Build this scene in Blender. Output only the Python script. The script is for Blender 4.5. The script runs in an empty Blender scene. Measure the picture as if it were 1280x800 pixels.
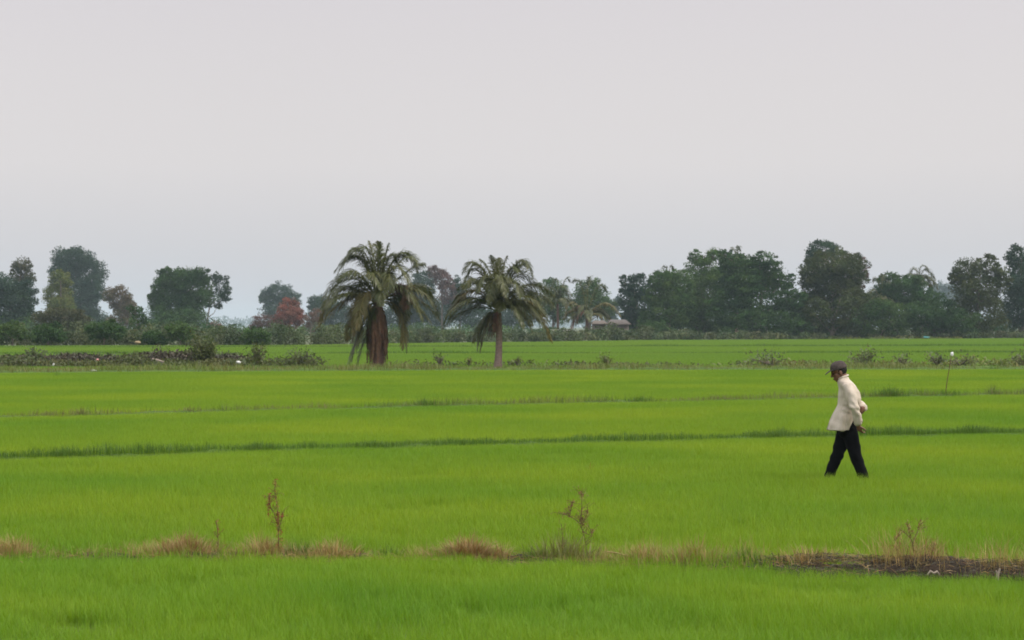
import bpy, math, random
import numpy as np
from mathutils import Vector, noise as mnoise

SC = bpy.context.scene
COL = SC.collection
RNG = np.random.default_rng(7)
random.seed(7)
F, HZ, CZ = 2870.0, 408.0, 2.03          # focal length in photo pixels, horizon row, eye height (m)


def PX(px, d): return (px - 640) / F * d
def PZ(py, d): return CZ - (py - HZ) / F * d
def dist(py, z=0.20): return F * (CZ - z) / (py - HZ)


# ------------------------------------------------------------------ materials
def new_mat(name):
    m = bpy.data.materials.new(name)
    m.use_nodes = True
    nt = m.node_tree
    nt.nodes.clear()
    return m, nt, nt.nodes, nt.links


def leaf_mat(name, col, trans=0.35, gloss=0.5, spec=0.3, hue=0.12, big=0.25, small=1.2, col2=None, strength2=0.5, tcol=None):
    """Foliage: per-clump tint attribute, world-space variation, diffuse + gloss + light through the leaf."""
    m, nt, N, L = new_mat(name)
    out = N.new('ShaderNodeOutputMaterial')
    at = N.new('ShaderNodeAttribute'); at.attribute_name = 'tint'
    geo = N.new('ShaderNodeNewGeometry')
    n1 = N.new('ShaderNodeTexNoise'); n1.inputs['Scale'].default_value = big; n1.inputs['Detail'].default_value = 4
    L.new(geo.outputs['Position'], n1.inputs['Vector'])
    mr = N.new('ShaderNodeMapRange')
    mr.inputs['From Min'].default_value = 0.3; mr.inputs['From Max'].default_value = 0.7
    L.new(n1.outputs['Fac'], mr.inputs['Value'])
    mx = N.new('ShaderNodeMix'); mx.data_type = 'RGBA'
    c2 = col2 or (col[0] * (1 + hue * 2.2), col[1] * (1 + hue), col[2] * (1 + hue * 0.5))
    mx.inputs['A'].default_value = (*col, 1)
    mx.inputs['B'].default_value = (*c2, 1)
    ms = N.new('ShaderNodeMath'); ms.operation = 'MULTIPLY'; ms.inputs[1].default_value = strength2 if col2 else 1.0
    L.new(mr.outputs['Result'], ms.inputs[0])
    L.new(ms.outputs[0], mx.inputs['Factor'])
    mul = N.new('ShaderNodeMix'); mul.data_type = 'RGBA'; mul.blend_type = 'MULTIPLY'; mul.inputs['Factor'].default_value = 1
    L.new(mx.outputs['Result'], mul.inputs['A']); L.new(at.outputs['Color'], mul.inputs['B'])
    p = N.new('ShaderNodeBsdfPrincipled')
    p.inputs['Roughness'].default_value = gloss
    p.inputs['Specular IOR Level'].default_value = spec
    L.new(mul.outputs['Result'], p.inputs['Base Color'])
    t = N.new('ShaderNodeBsdfTranslucent')
    tm = N.new('ShaderNodeMix'); tm.data_type = 'RGBA'; tm.blend_type = 'MULTIPLY'; tm.inputs['Factor'].default_value = 1
    tm.inputs['B'].default_value = (*(tcol or (1.15, 1.1, 0.6)), 1)
    L.new(mul.outputs['Result'], tm.inputs['A']); L.new(tm.outputs['Result'], t.inputs['Color'])
    mix = N.new('ShaderNodeMixShader'); mix.inputs['Fac'].default_value = trans
    L.new(p.outputs[0], mix.inputs[1]); L.new(t.outputs[0], mix.inputs[2])
    L.new(mix.outputs[0], out.inputs['Surface'])
    return m


def rough_mat(name, c1, c2, scale=8, rough=0.9, bump=0.3, stretch=(1, 1, 1), spec=0.2, bscale=None):
    m, nt, N, L = new_mat(name)
    out = N.new('ShaderNodeOutputMaterial')
    tc = N.new('ShaderNodeTexCoord')
    mp = N.new('ShaderNodeMapping'); mp.inputs['Scale'].default_value = stretch
    L.new(tc.outputs['Object'], mp.inputs['Vector'])
    n = N.new('ShaderNodeTexNoise'); n.inputs['Scale'].default_value = scale; n.inputs['Detail'].default_value = 6
    n.inputs['Roughness'].default_value = 0.65
    L.new(mp.outputs[0], n.inputs['Vector'])
    mr = N.new('ShaderNodeMapRange'); mr.inputs['From Min'].default_value = 0.3; mr.inputs['From Max'].default_value = 0.7
    L.new(n.outputs['Fac'], mr.inputs['Value'])
    mx = N.new('ShaderNodeMix'); mx.data_type = 'RGBA'
    mx.inputs['A'].default_value = (*c1, 1); mx.inputs['B'].default_value = (*c2, 1)
    L.new(mr.outputs['Result'], mx.inputs['Factor'])
    p = N.new('ShaderNodeBsdfPrincipled')
    p.inputs['Roughness'].default_value = rough; p.inputs['Specular IOR Level'].default_value = spec
    L.new(mx.outputs['Result'], p.inputs['Base Color'])
    n2 = N.new('ShaderNodeTexNoise'); n2.inputs['Scale'].default_value = bscale or scale * 2.5; n2.inputs['Detail'].default_value = 5
    L.new(mp.outputs[0], n2.inputs['Vector'])
    b = N.new('ShaderNodeBump'); b.inputs['Strength'].default_value = bump; b.inputs['Distance'].default_value = 0.03
    L.new(n2.outputs['Fac'], b.inputs['Height']); L.new(b.outputs[0], p.inputs['Normal'])
    L.new(p.outputs[0], out.inputs['Surface'])
    return m


RICE_G = (0.142, 0.290, 0.018)
M = {}
M['rice'] = leaf_mat('rice_leaf', RICE_G, trans=0.42, gloss=0.55, spec=0.25, big=0.16, col2=(0.245, 0.365, 0.020), strength2=1.0)
M['rice_near'] = leaf_mat('rice_leaf_deeper_green', (0.124, 0.280, 0.018), trans=0.40, gloss=0.55, spec=0.25, big=0.35, col2=(0.215, 0.35, 0.020), strength2=1.0)
M['rice_far'] = leaf_mat('rice_leaf_far', (0.145, 0.285, 0.035), trans=0.40, gloss=0.6, spec=0.2, big=0.03, col2=(0.19, 0.305, 0.036), strength2=0.8)
M['bund_grass'] = leaf_mat('bund_grass', (0.072, 0.155, 0.018), trans=0.3, big=0.5, col2=(0.115, 0.20, 0.022))  # darker grass of its own, plus bank shade put into the colour
M['weed_grass'] = leaf_mat('weedy_grass', (0.115, 0.175, 0.035), trans=0.3, big=0.4, col2=(0.22, 0.19, 0.08), strength2=0.7)
M['straw'] = leaf_mat('dry_straw', (0.36, 0.285, 0.115), trans=0.25, big=1.5, col2=(0.29, 0.20, 0.082), tcol=(1, .9, .6))
M['straw_red'] = leaf_mat('reddish_straw', (0.27, 0.18, 0.075), trans=0.2, big=2.5, col2=(0.35, 0.265, 0.11), tcol=(1, .8, .5))
M['seed'] = leaf_mat('russet_seed', (0.24, 0.095, 0.042), trans=0.15, big=2, tcol=(1, .8, .5))
M['stem'] = rough_mat('dry_stem', (0.09, 0.06, 0.035), (0.18, 0.11, 0.06), 30)
M['mud'] = rough_mat('dark_mud', (0.011, 0.008, 0.006), (0.050, 0.033, 0.021), 6, 0.85, 1.0, bscale=26)
M['turf'] = rough_mat('weedy_turf', (0.045, 0.05, 0.02), (0.085, 0.095, 0.03), 1.5, 0.95, 0.6)
M['greenbank'] = rough_mat('grown_over_bank', (0.045, 0.090, 0.012), (0.080, 0.135, 0.020), 1.5, 0.95, 0.8)  # green kept dark, painting in the shade on a bank's near side
M['brush'] = leaf_mat('dead_brush', (0.042, 0.040, 0.025), trans=0.1, big=0.9, col2=(0.112, 0.100, 0.062), tcol=(1, .9, .7))
M['scrubgreen'] = leaf_mat('scrub_green', (0.070, 0.105, 0.032), trans=0.25, big=0.5, col2=(0.145, 0.130, 0.060))
M['greyshrub'] = leaf_mat('grey_green_shrub', (0.085, 0.118, 0.052), trans=0.25, big=0.6, col2=(0.14, 0.15, 0.075))
M['hedge'] = leaf_mat('hedge_leaf', (0.050, 0.082, 0.030), trans=0.2, big=0.12, col2=(0.085, 0.11, 0.04), strength2=0.9)
M['bark'] = rough_mat('grey_bark', (0.10, 0.08, 0.065), (0.20, 0.16, 0.13), 3, stretch=(3, 3, .6))
M['palebark'] = rough_mat('pale_bark', (0.22, 0.18, 0.15), (0.34, 0.28, 0.23), 3, stretch=(3, 3, .6))
M['palmtrunk'] = rough_mat('palm_trunk', (0.20, 0.135, 0.115), (0.34, 0.245, 0.215), 5, stretch=(1, 1, 4), bump=0.8)
M['palmdark'] = rough_mat('dark_palm_trunk', (0.095, 0.055, 0.042), (0.18, 0.11, 0.085), 5, stretch=(2, 2, 1), bump=0.9)
M['frond'] = leaf_mat('palm_frond', (0.052, 0.072, 0.016), trans=0.24, gloss=0.42, spec=0.45, big=0.8, col2=(0.130, 0.122, 0.036))
M['frondyellow'] = leaf_mat('aging_palm_frond', (0.14, 0.13, 0.04), trans=0.22, gloss=0.5, spec=0.4, big=0.8, col2=(0.16, 0.105, 0.04))
M['fronddead'] = leaf_mat('dead_palm_frond', (0.12, 0.068, 0.045), trans=0.12, gloss=0.7, spec=0.2, big=2.2, col2=(0.27, 0.155, 0.095), tcol=(1, .8, .6))
M['rachis'] = rough_mat('palm_rachis', (0.14, 0.12, 0.05), (0.20, 0.15, 0.07), 5)
TREE = {
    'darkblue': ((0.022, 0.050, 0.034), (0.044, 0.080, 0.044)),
    'dark':     ((0.022, 0.058, 0.018), (0.054, 0.108, 0.028)),
    'mid':      ((0.036, 0.082, 0.024), (0.082, 0.142, 0.036)),
    'olive':    ((0.038, 0.058, 0.020), (0.076, 0.094, 0.032)),
    'yellow':   ((0.095, 0.130, 0.032), (0.15, 0.18, 0.05)),
    'russet':   ((0.115, 0.085, 0.052), (0.085, 0.088, 0.042)),
    'red':      ((0.215, 0.075, 0.055), (0.165, 0.075, 0.055)),
    'pink':     ((0.18, 0.112, 0.092), (0.13, 0.092, 0.070)),
    'purple':   ((0.105, 0.060, 0.060), (0.130, 0.088, 0.075)),
    'brownish': ((0.050, 0.060, 0.028), (0.086, 0.086, 0.040)),
}
for k, (a, b) in TREE.items():
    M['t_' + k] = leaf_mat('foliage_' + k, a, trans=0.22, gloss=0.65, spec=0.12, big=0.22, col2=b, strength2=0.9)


# ------------------------------------------------------------------ mesh helpers
def tag(o, label=None, cat=None, group=None, kind=None):
    if label: o['label'] = label
    if cat: o['category'] = cat
    if group: o['group'] = group
    if kind: o['kind'] = kind
    return o


def link(name, me, mat=None, parent=None):
    o = bpy.data.objects.new(name, me)
    COL.objects.link(o)
    if mat: me.materials.append(mat)
    if parent:
        o.parent = parent
        o.matrix_parent_inverse.identity()
        o.location = -Vector(parent.location)      # geometry is written in world coordinates
    return o


def empty(name, loc):
    o = bpy.data.objects.new(name, None)
    o.empty_display_size = 0.2
    o.location = loc
    COL.objects.link(o)
    return o


def mesh_np(name, V, Fq, tint=None, smooth=False):
    """V (n,3) float, Fq (m,4) int."""
    me = bpy.data.meshes.new(name)
    V = np.asarray(V, dtype=np.float32); Fq = np.asarray(Fq, dtype=np.int32)
    me.vertices.add(len(V)); me.vertices.foreach_set('co', V.ravel())
    k = Fq.shape[1]
    me.loops.add(Fq.size); me.loops.foreach_set('vertex_index', Fq.ravel())
    me.polygons.add(len(Fq)); me.polygons.foreach_set('loop_start', np.arange(0, Fq.size, k, dtype=np.int32))
    if smooth: me.polygons.foreach_set('use_smooth', np.ones(len(Fq), dtype=bool))
    at = me.attributes.new('tint', 'FLOAT_COLOR', 'POINT')
    if tint is None: tint = np.ones((len(V), 3))
    c = np.ones((len(V), 4), dtype=np.float32); c[:, :3] = tint
    at.data.foreach_set('color', c.ravel())
    me.update(calc_edges=True)
    return me


class SB:
    """Collects leaf quads / blade strips."""
    def __init__(s): s.V = []; s.F = []; s.T = []; s.n = 0
    def strips(s, S, tint):
        """S (n,k,2,3): n strips of k cross-sections; tint (n,3) or (n,k,3)."""
        n, k = S.shape[:2]
        base = s.n + (np.arange(n) * k * 2)[:, None, None]
        j = np.arange(k - 1)[None, :, None] * 2
        q = np.array([0, 1, 3, 2])[None, None, :]
        s.F.append((base + j + q).reshape(-1, 4))
        s.V.append(S.reshape(-1, 3))
        t = np.asarray(tint)
        if t.ndim == 2: t = np.repeat(t[:, None, :], k, 1)
        s.T.append(np.repeat(t[:, :, None, :], 2, 2).reshape(-1, 3))
        s.n += n * k * 2
    def mesh(s, name, smooth=False):
        return mesh_np(name, np.concatenate(s.V), np.concatenate(s.F), np.concatenate(s.T), smooth)
    def tube(s, pts, radii, sides=7, tint=(1, 1, 1)):
        pts = np.asarray(pts, float); radii = np.asarray(radii, float); k = len(pts)
        tan = np.gradient(pts, axis=0); tan /= np.linalg.norm(tan, axis=1)[:, None] + 1e-9
        ref = np.array([0, 1, 0.]) if abs(tan[0, 1]) < 0.8 else np.array([1., 0, 0])
        a = np.cross(tan, ref); a /= np.linalg.norm(a, axis=1)[:, None] + 1e-9
        b = np.cross(tan, a)
        th = np.linspace(0, 2 * np.pi, sides, endpoint=False)
        ring = pts[:, None] + radii[:, None, None] * (np.cos(th)[None, :, None] * a[:, None] + np.sin(th)[None, :, None] * b[:, None])
        v0 = s.n
        s.V.append(ring.reshape(-1, 3))
        f = []
        for i in range(k - 1):
            for j in range(sides):
                f.append((v0 + i * sides + j, v0 + i * sides + (j + 1) % sides, v0 + (i + 1) * sides + (j + 1) % sides, v0 + (i + 1) * sides + j))
        s.F.append(np.array(f)); s.T.append(np.tile(np.array(tint), (k * sides, 1)))
        s.n += k * sides


def unit(v): return v / (np.linalg.norm(v, axis=-1, keepdims=True) + 1e-9)


def leaves(sb, P, size, aspect=0.45, tint=None, droop=0.0, up=None):
    """One folded leaf/spray quad at every point of P."""
    n = len(P)
    if n == 0: return
    d = unit(RNG.normal(size=(n, 3)) + np.array([0, 0, -droop]))
    if up is not None: d = unit(d + up)
    w = unit(np.cross(d, RNG.normal(size=(n, 3))))
    sz = size * RNG.uniform(0.6, 1.4, (n, 1))
    mid = P + 0
    a0 = mid - d * sz * 0.5; a1 = mid + np.cross(d, w) * sz * 0.08; a2 = mid + d * sz * 0.5
    hw = w * sz * aspect * 0.5
    S = np.stack([np.stack([a0 - hw * .35, a0 + hw * .35], 1), np.stack([a1 - hw, a1 + hw], 1), np.stack([a2 - hw * .2, a2 + hw * .2], 1)], 1)
    sb.strips(S, np.ones((n, 3)) if tint is None else tint)


def blades(sb, base, h, width, bend=0.5, k=4, tint=None, lean=None):
    """Grass blades rooted at base (n,3)."""
    n = len(base)
    az = RNG.uniform(0, 2 * np.pi, n)
    ld = np.stack([np.cos(az), np.sin(az), np.zeros(n)], 1)
    if lean is not None: ld = unit(ld + lean)
    sd = np.stack([-ld[:, 1], ld[:, 0], np.zeros(n)], 1)
    tw = RNG.uniform(-.7, .7, (n, 1))
    sd = unit(sd + ld * tw)
    h = np.broadcast_to(h, (n,))[:, None]; b = (bend * RNG.uniform(0.2, 1.3, n))[:, None]
    w = np.broadcast_to(width, (n,))[:, None]
    secs = []
    for i in range(k):
        t = i / (k - 1)
        p = base + np.array([0, 0, 1.0]) * h * (t - 0.35 * b * t * t) + ld * h * b * t * t * 0.75
        ww = w * (0.55 + 0.45 * min(1, t * 3)) * (1 - t ** 2.2 * 0.88)
        secs.append(np.stack([p - sd * ww / 2, p + sd * ww / 2], 1))
    sb.strips(np.stack(secs, 1), np.ones((n, 3)) if tint is None else tint)


def tints(n, v=0.18, hue=0.06):
    t = 1 + RNG.uniform(-v, v, (n, 1)) + np.zeros((n, 3))
    t[:, 0] *= 1 + RNG.uniform(-hue, hue * 1.6, n)
    return t


# ------------------------------------------------------------------ camera, world, light
cam = bpy.data.cameras.new('camera')
cam.sensor_width = 36; cam.lens = F / 1280 * 36
cam.clip_start = 0.1; cam.clip_end = 20000
cam.dof.use_dof = True; cam.dof.focus_distance = 26.0; cam.dof.aperture_fstop = 6.3
camo = bpy.data.objects.new('camera', cam)
camo.location = (0, 0, CZ)
camo.rotation_euler = (math.pi / 2 + math.atan((HZ - 400) / F), 0, 0)
COL.objects.link(camo); SC.camera = camo

SUN = Vector((0.60, -0.12, 0.79)).normalized()
sl = bpy.data.lights.new('sun', 'SUN'); sl.energy = 2.0; sl.angle = math.radians(11); sl.color = (1.0, 0.95, 0.86)
so = bpy.data.objects.new('sun', sl); so.location = (0, 0, 60)
so.rotation_euler = (-SUN).to_track_quat('-Z', 'Y').to_euler()
COL.objects.link(so)

w = bpy.data.worlds.new('World'); SC.world = w; w.use_nodes = True
nt = w.node_tree; nt.nodes.clear(); N = nt.nodes; L = nt.links
out = N.new('ShaderNodeOutputWorld')
sky = N.new('ShaderNodeTexSky'); sky.sky_type = 'NISHITA'; sky.sun_disc = False
sky.sun_elevation = math.asin(SUN.z); sky.sun_rotation = math.atan2(SUN.x, SUN.y); sky.air_density = 1.5; sky.dust_density = 6
b1 = N.new('ShaderNodeBackground'); b1.inputs['Strength'].default_value = 0.05
L.new(sky.outputs[0], b1.inputs['Color'])
tc = N.new('ShaderNodeTexCoord'); sep = N.new('ShaderNodeSeparateXYZ'); L.new(tc.outputs['Generated'], sep.inputs[0])
ramp = N.new('ShaderNodeValToRGB'); L.new(sep.outputs['Z'], ramp.inputs['Fac'])
SKY = [(0.0, (0.570, 0.595, 0.645)), (0.035, (0.610, 0.605, 0.635)), (0.07, (0.650, 0.624, 0.645)), (0.145, (0.588, 0.540, 0.568)), (0.40, (0.95, 0.93, 0.93)), (1.0, (1.45, 1.43, 1.42))]
e = ramp.color_ramp.elements
e[0].position, e[0].color = SKY[0][0], (*SKY[0][1], 1)
e[1].position, e[1].color = SKY[-1][0], (*SKY[-1][1], 1)
for p_, c_ in SKY[1:-1]:
    x = e.new(p_); x.color = (*c_, 1)
# the overcast layer is thicker in soft patches
cn = N.new('ShaderNodeTexNoise'); cn.inputs['Scale'].default_value = 3.0; cn.inputs['Detail'].default_value = 2
L.new(tc.outputs['Generated'], cn.inputs['Vector'])
cr = N.new('ShaderNodeMapRange'); cr.inputs['To Min'].default_value = 0.97; cr.inputs['To Max'].default_value = 1.03
L.new(cn.outputs['Fac'], cr.inputs['Value'])
b2 = N.new('ShaderNodeBackground'); L.new(ramp.outputs[0], b2.inputs['Color']); L.new(cr.outputs[0], b2.inputs['Strength'])
ad = N.new('ShaderNodeAddShader'); L.new(b1.outputs[0], ad.inputs[0]); L.new(b2.outputs[0], ad.inputs[1])
L.new(ad.outputs[0], out.inputs['Surface'])

SC.render.engine = 'CYCLES'
SC.view_settings.view_transform = 'Standard'; SC.view_settings.look = 'None'
SC.view_settings.exposure = 0.0; SC.view_settings.gamma = 1.0; SC.view_settings.use_curve_mapping = False
cy = SC.cycles
cy.use_denoising = True
cy.max_bounces = 6; cy.diffuse_bounces = 3; cy.glossy_bounces = 2; cy.transmission_bounces = 3; cy.volume_bounces = 1; cy.transparent_max_bounces = 4
cy.caustics_reflective = False; cy.caustics_refractive = False
cy.filter_width = 1.7

# ------------------------------------------------------------------ the walking man
M['skin'] = rough_mat('sunburnt_skin', (0.145, 0.066, 0.043), (0.19, 0.092, 0.058), 18, .55, .15, spec=.35)
M['shirt'] = rough_mat('cream_cotton', (0.44, 0.37, 0.30), (0.59, 0.52, 0.445), 4, .9, .35, stretch=(2.5, 2.5, .6), bscale=9)
M['trousers'] = rough_mat('black_trousers', (0.003, 0.0033, 0.0045), (0.007, 0.007, 0.009), 5, .85, .5, stretch=(2, 2, .7), bscale=11, spec=.06)
M['capcloth'] = rough_mat('faded_dark_cap', (0.040, 0.032, 0.030), (0.105, 0.085, 0.080), 22, .9, .2, spec=.1)
M['hair'] = rough_mat('black_hair', (0.008, 0.007, 0.007), (0.016, 0.014, 0.013), 90, .6, .5)
MD = dist(590); MS = MD / F
MO = Vector((PX(1058, MD), MD, 0.0))


class Blob:
    """Overlapping lofts that are fused into ONE skin by a voxel remesh."""
    def __init__(s): s.V = []; s.Fq = []; s.n = 0
    def loft(s, rings, sides=20):
        """rings: (centre, axis u, axis v, ru, rv)"""
        v0 = s.n; th = np.linspace(0, 2 * math.pi, sides, endpoint=False)
        for c, u, v, ru, rv in rings:
            c = np.array(c, float); u = np.array(u, float); v = np.array(v, float)
            for t in th: s.V.append(c + u * math.cos(t) * ru + v * math.sin(t) * rv)
        k = len(rings)
        for i in range(k - 1):
            for j in range(sides):
                s.Fq.append((v0 + i * sides + j, v0 + i * sides + (j + 1) % sides, v0 + (i + 1) * sides + (j + 1) % sides, v0 + (i + 1) * sides + j))
        s.Fq.append(tuple(v0 + j for j in range(sides))[::-1]); s.Fq.append(tuple(v0 + (k - 1) * sides + j for j in range(sides)))
        s.n += k * sides
    def limb(s, pts, radii, sides=14, flat=1.0):
        pts = [np.array(q, float) for q in pts]
        # rounded: resample with a smooth curve
        P, R = [], []
        for i in range(len(pts) - 1):
            a = pts[max(0, i - 1)]; b = pts[i]; c = pts[i + 1]; d = pts[min(len(pts) - 1, i + 2)]
            m = 5
            for q in range(m):
                t = q / m
                P.append(.5 * (2 * b + (c - a) * t + (2 * a - 5 * b + 4 * c - d) * t ** 2 + (3 * b - a - 3 * c + d) * t ** 3))
                R.append(radii[i] * (1 - t) + radii[i + 1] * t)
        P.append(pts[-1]); R.append(radii[-1])
        P = np.array(P); T = unit(np.gradient(P, axis=0))
        ref = np.array([0, 1., 0]) if abs(T[0][1]) < .8 else np.array([1., 0, 0])
        rings = []
        p_0 = P[0] - T[0] * R[0] * .6; rings.append((p_0, unit(np.cross(T[0], ref)), ref, R[0] * .5, R[0] * .5))
        for p_, t_, r_ in zip(P, T, R):
            u = unit(np.cross(t_, ref)); v = unit(np.cross(t_, u)); rings.append((p_, u, v, r_, r_ * flat))
        rings.append((P[-1] + T[-1] * R[-1] * .6, u, v, R[-1] * .5, R[-1] * .5 * flat))
        s.loft(rings, sides)
    def ball(s, c, r, ax=None, a=10, b=16):
        c = np.array(c, float); ax = np.eye(3) if ax is None else ax
        rings = []
        for i in range(a + 1):
            th = math.pi * (i + .02) / (a + .04)
            rings.append((c + ax[2] * r[2] * math.cos(th), ax[0], ax[1], r[0] * math.sin(th), r[1] * math.sin(th)))
        s.loft(rings, b)
    def build(s, name, mat, root, voxel, disp=None, smooth=2):
        me = bpy.data.meshes.new(name + '_raw'); me.from_pydata([tuple(q) for q in s.V], [], s.Fq); me.update()
        o = bpy.data.objects.new(name, me); COL.objects.link(o)
        m = o.modifiers.new('r', 'REMESH'); m.mode = 'VOXEL'; m.voxel_size = voxel; m.use_smooth_shade = True
        m2 = o.modifiers.new('s', 'SMOOTH'); m2.iterations = smooth; m2.factor = .5
        me2 = bpy.data.meshes.new_from_object(o.evaluated_get(bpy.context.evaluated_depsgraph_get()))
        me2.name = name; o.modifiers.clear(); o.data = me2; bpy.data.meshes.remove(me)
        if disp:
            me2.update()
            for v in me2.vertices: v.co += v.normal * disp(v.co)
        for p_ in me2.polygons: p_.use_smooth = True
        me2.materials.clear(); me2.materials.append(mat)
        o.parent = root
        return o


X3, Y3, Z3 = np.eye(3)
MO.z = -.093
man = empty('person', MO); man.scale = (1.046, 1.046, 1.046)
tag(man, 'man in a dark cap, cream shirt and black trousers walking with hands behind his back', 'person')

# head frame: looks ahead (-X) and down
pit = math.radians(17)
hf_ = np.array([-math.cos(pit), 0, -math.sin(pit)]); hu = np.array([-math.sin(pit), 0, math.cos(pit)]); hs = np.array([0, -1., 0])
HO = np.array([-.088, 0, 1.488])
def H(f, s_, u): return HO + hf_ * f + hs * s_ + hu * u
HAX = np.array([hf_, hs, hu])

body = Blob()
body.ball(H(-.005, 0, .03), (.088, .074, .088), HAX)
body.ball(H(.030, 0, -.045), (.056, .056, .066), HAX)
body.ball(H(.052, 0, -.092), (.026, .032, .024), HAX)               # chin
body.limb([H(.083, 0, .008), H(.097, 0, -.022), H(.104, 0, -.036)], [.009, .012, .015], 10)   # nose
body.ball(H(.082, 0, -.066), (.014, .026, .008), HAX); body.ball(H(.080, 0, -.078), (.013, .022, .008), HAX)   # lips
body.limb([H(.078, -.045, .014), H(.088, 0, .012), H(.078, .045, .014)], [.010, .011, .010], 8)   # brow
for q in (-1, 1):
    body.ball(H(-.004, q * .074, -.018), (.020, .010, .031), HAX)   # ears
    body.ball(H(.050, q * .040, -.030), (.022, .018, .020), HAX)    # cheekbones
body.limb([H(-.022, 0, -.045), (-.045, 0, 1.405), (-.02, 0, 1.33)], [.060, .058, .075])
body.loft([((-.02, 0, 1.36), X3, Y3, .05, .09), ((.0, 0, 1.31), X3, Y3, .08, .17), ((.02, 0, 1.2), X3, Y3, .10, .17), ((.0, 0, 1.05), X3, Y3, .10, .15), ((.0, 0, .92), X3, Y3, .10, .155), ((.01, 0, .80), X3, Y3, .10, .16)], 24)
# legs: the left one (near the camera) pushes off behind, the right one reaches ahead
body.limb([(.02, -.085, .82), (.055, -.09, .66), (.100, -.09, .51), (.150, -.09, .36), (.205, -.09, .20)], [.080, .068, .050, .043, .034])
body.limb([(.0, .085, .82), (-.045, .09, .66), (-.09, .09, .50), (-.145, .09, .35), (-.215, .09, .165)], [.080, .068, .050, .043, .034])
body.limb([(.232, -.09, .185), (.212, -.09, .140), (.16, -.095, .118), (.115, -.095, .110)], [.034, .036, .034, .018], 12, 1.15)
body.limb([(-.205, .09, .135), (-.26, .09, .130), (-.335, .095, .126), (-.39, .095, .130)], [.036, .036, .030, .018], 12, 1.15)
# arms
SHL, ELL, WRL = np.array([-.005, -.185, 1.315]), np.array([.056, -.288, 1.06]), np.array([.106, -.235, .86])
SHR, ELR, WRR = np.array([.0, .175, 1.315]), np.array([.166, .215, 1.095]), np.array([.205, -.085, 1.045])
body.limb([SHL, (SHL + ELL) / 2, ELL, (ELL + WRL) / 2, WRL], [.040, .042, .037, .034, .025])
body.limb([SHR, (SHR + ELR) / 2, ELR, (ELR + WRR) / 2, WRR], [.040, .042, .037, .034, .025])


def hand(w, d, nrm, thumb_side, curl, sc=1.0):
    """wrist, pointing direction, palm-facing normal, side on which the thumb leaves, finger curl."""
    d = unit(np.array(d, float)); nrm = np.array(nrm, float); nrm = unit(nrm - d * nrm.dot(d)); sd = np.cross(d, nrm) * thumb_side
    body.loft([(w, sd, nrm, .024 * sc, .018 * sc), (w + d * .03 * sc, sd, nrm, .036 * sc, .017 * sc), (w + d * .065 * sc, sd, nrm, .042 * sc, .015 * sc), (w + d * .088 * sc, sd, nrm, .040 * sc, .012 * sc)], 16)
    for i, (off, ln) in enumerate([(.030, .072), (.010, .080), (-.011, .074), (-.030, .058)]):
        p_ = w + d * (.082 - .004 * abs(i - 1)) * sc + sd * off * sc
        pts = [p_ - d * .02 * sc, p_]; a = .12 * i * curl
        for seg in (.46, .30, .24):
            a += curl * .75
            p_ = p_ + (d * math.cos(a) + nrm * math.sin(a)) * ln * seg * sc
            pts.append(p_)
        body.limb(pts, [.0085 * sc, .009 * sc, .0085 * sc, .0078 * sc, .0068 * sc], 8)
    t0 = w + d * .025 * sc + sd * .026 * sc
    t1 = t0 + (d * .6 + sd * .75 + nrm * .3) * .036 * sc; t2 = t1 + (d * .85 + sd * .25 + nrm * .55) * .030 * sc; t3 = t2 + (d * .8 + nrm * .7) * .024 * sc
    body.limb([t0, t1, t2, t3], [.014 * sc, .0115 * sc, .010 * sc, .008 * sc], 8)


hand(WRL, unit(WRL - ELL) + np.array([.05, .1, 0]), (.75, .6, .1), 1, .65)        # hangs, half closed, behind the seat
hand(WRR, (-.60, -.78, -.12), (-.80, .45, .1), 1, .9)                              # grips the other forearm
body.build('body', M['skin'], man, .0048, smooth=2)

# shirt: torso and both sleeves, loose, front tails hanging forward
shirt = Blob()
shirt.loft([((-.038, 0, 1.425), X3, Y3, .060, .066), ((-.034, 0, 1.395), X3, Y3, .072, .090), ((-.018, 0, 1.365), X3, Y3, .088, .150), ((.004, 0, 1.32), X3, Y3, .102, .200),
            ((.028, 0, 1.25), X3, Y3, .124, .212), ((.042, 0, 1.17), X3, Y3, .136, .205), ((.030, 0, 1.08), X3, Y3, .142, .198), ((-.004, 0, .99), X3, Y3, .148, .196),
            ((-.038, 0, .91), X3, Y3, .152, .200), ((-.066, 0, .84), X3, Y3, .156, .206), ((-.080, 0, .785), X3, Y3, .154, .210)], 40)
sleeves = []
for A_, B_, C_, o1, o2 in ((SHL, ELL, WRL, .03, -.01), (SHR, ELR, WRR, -.03, .01)):
    sv = Blob()
    sv.limb([A_ + np.array([0, o1, .0]), A_ * .5 + B_ * .5 + np.array([0, o2, 0]), B_, B_ * .5 + C_ * .5 + np.array([.006, 0, 0]), C_ + np.array([0, 0, .012])], [.074, .064, .055, .050, .041], 18)
    sleeves.append(sv)


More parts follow.
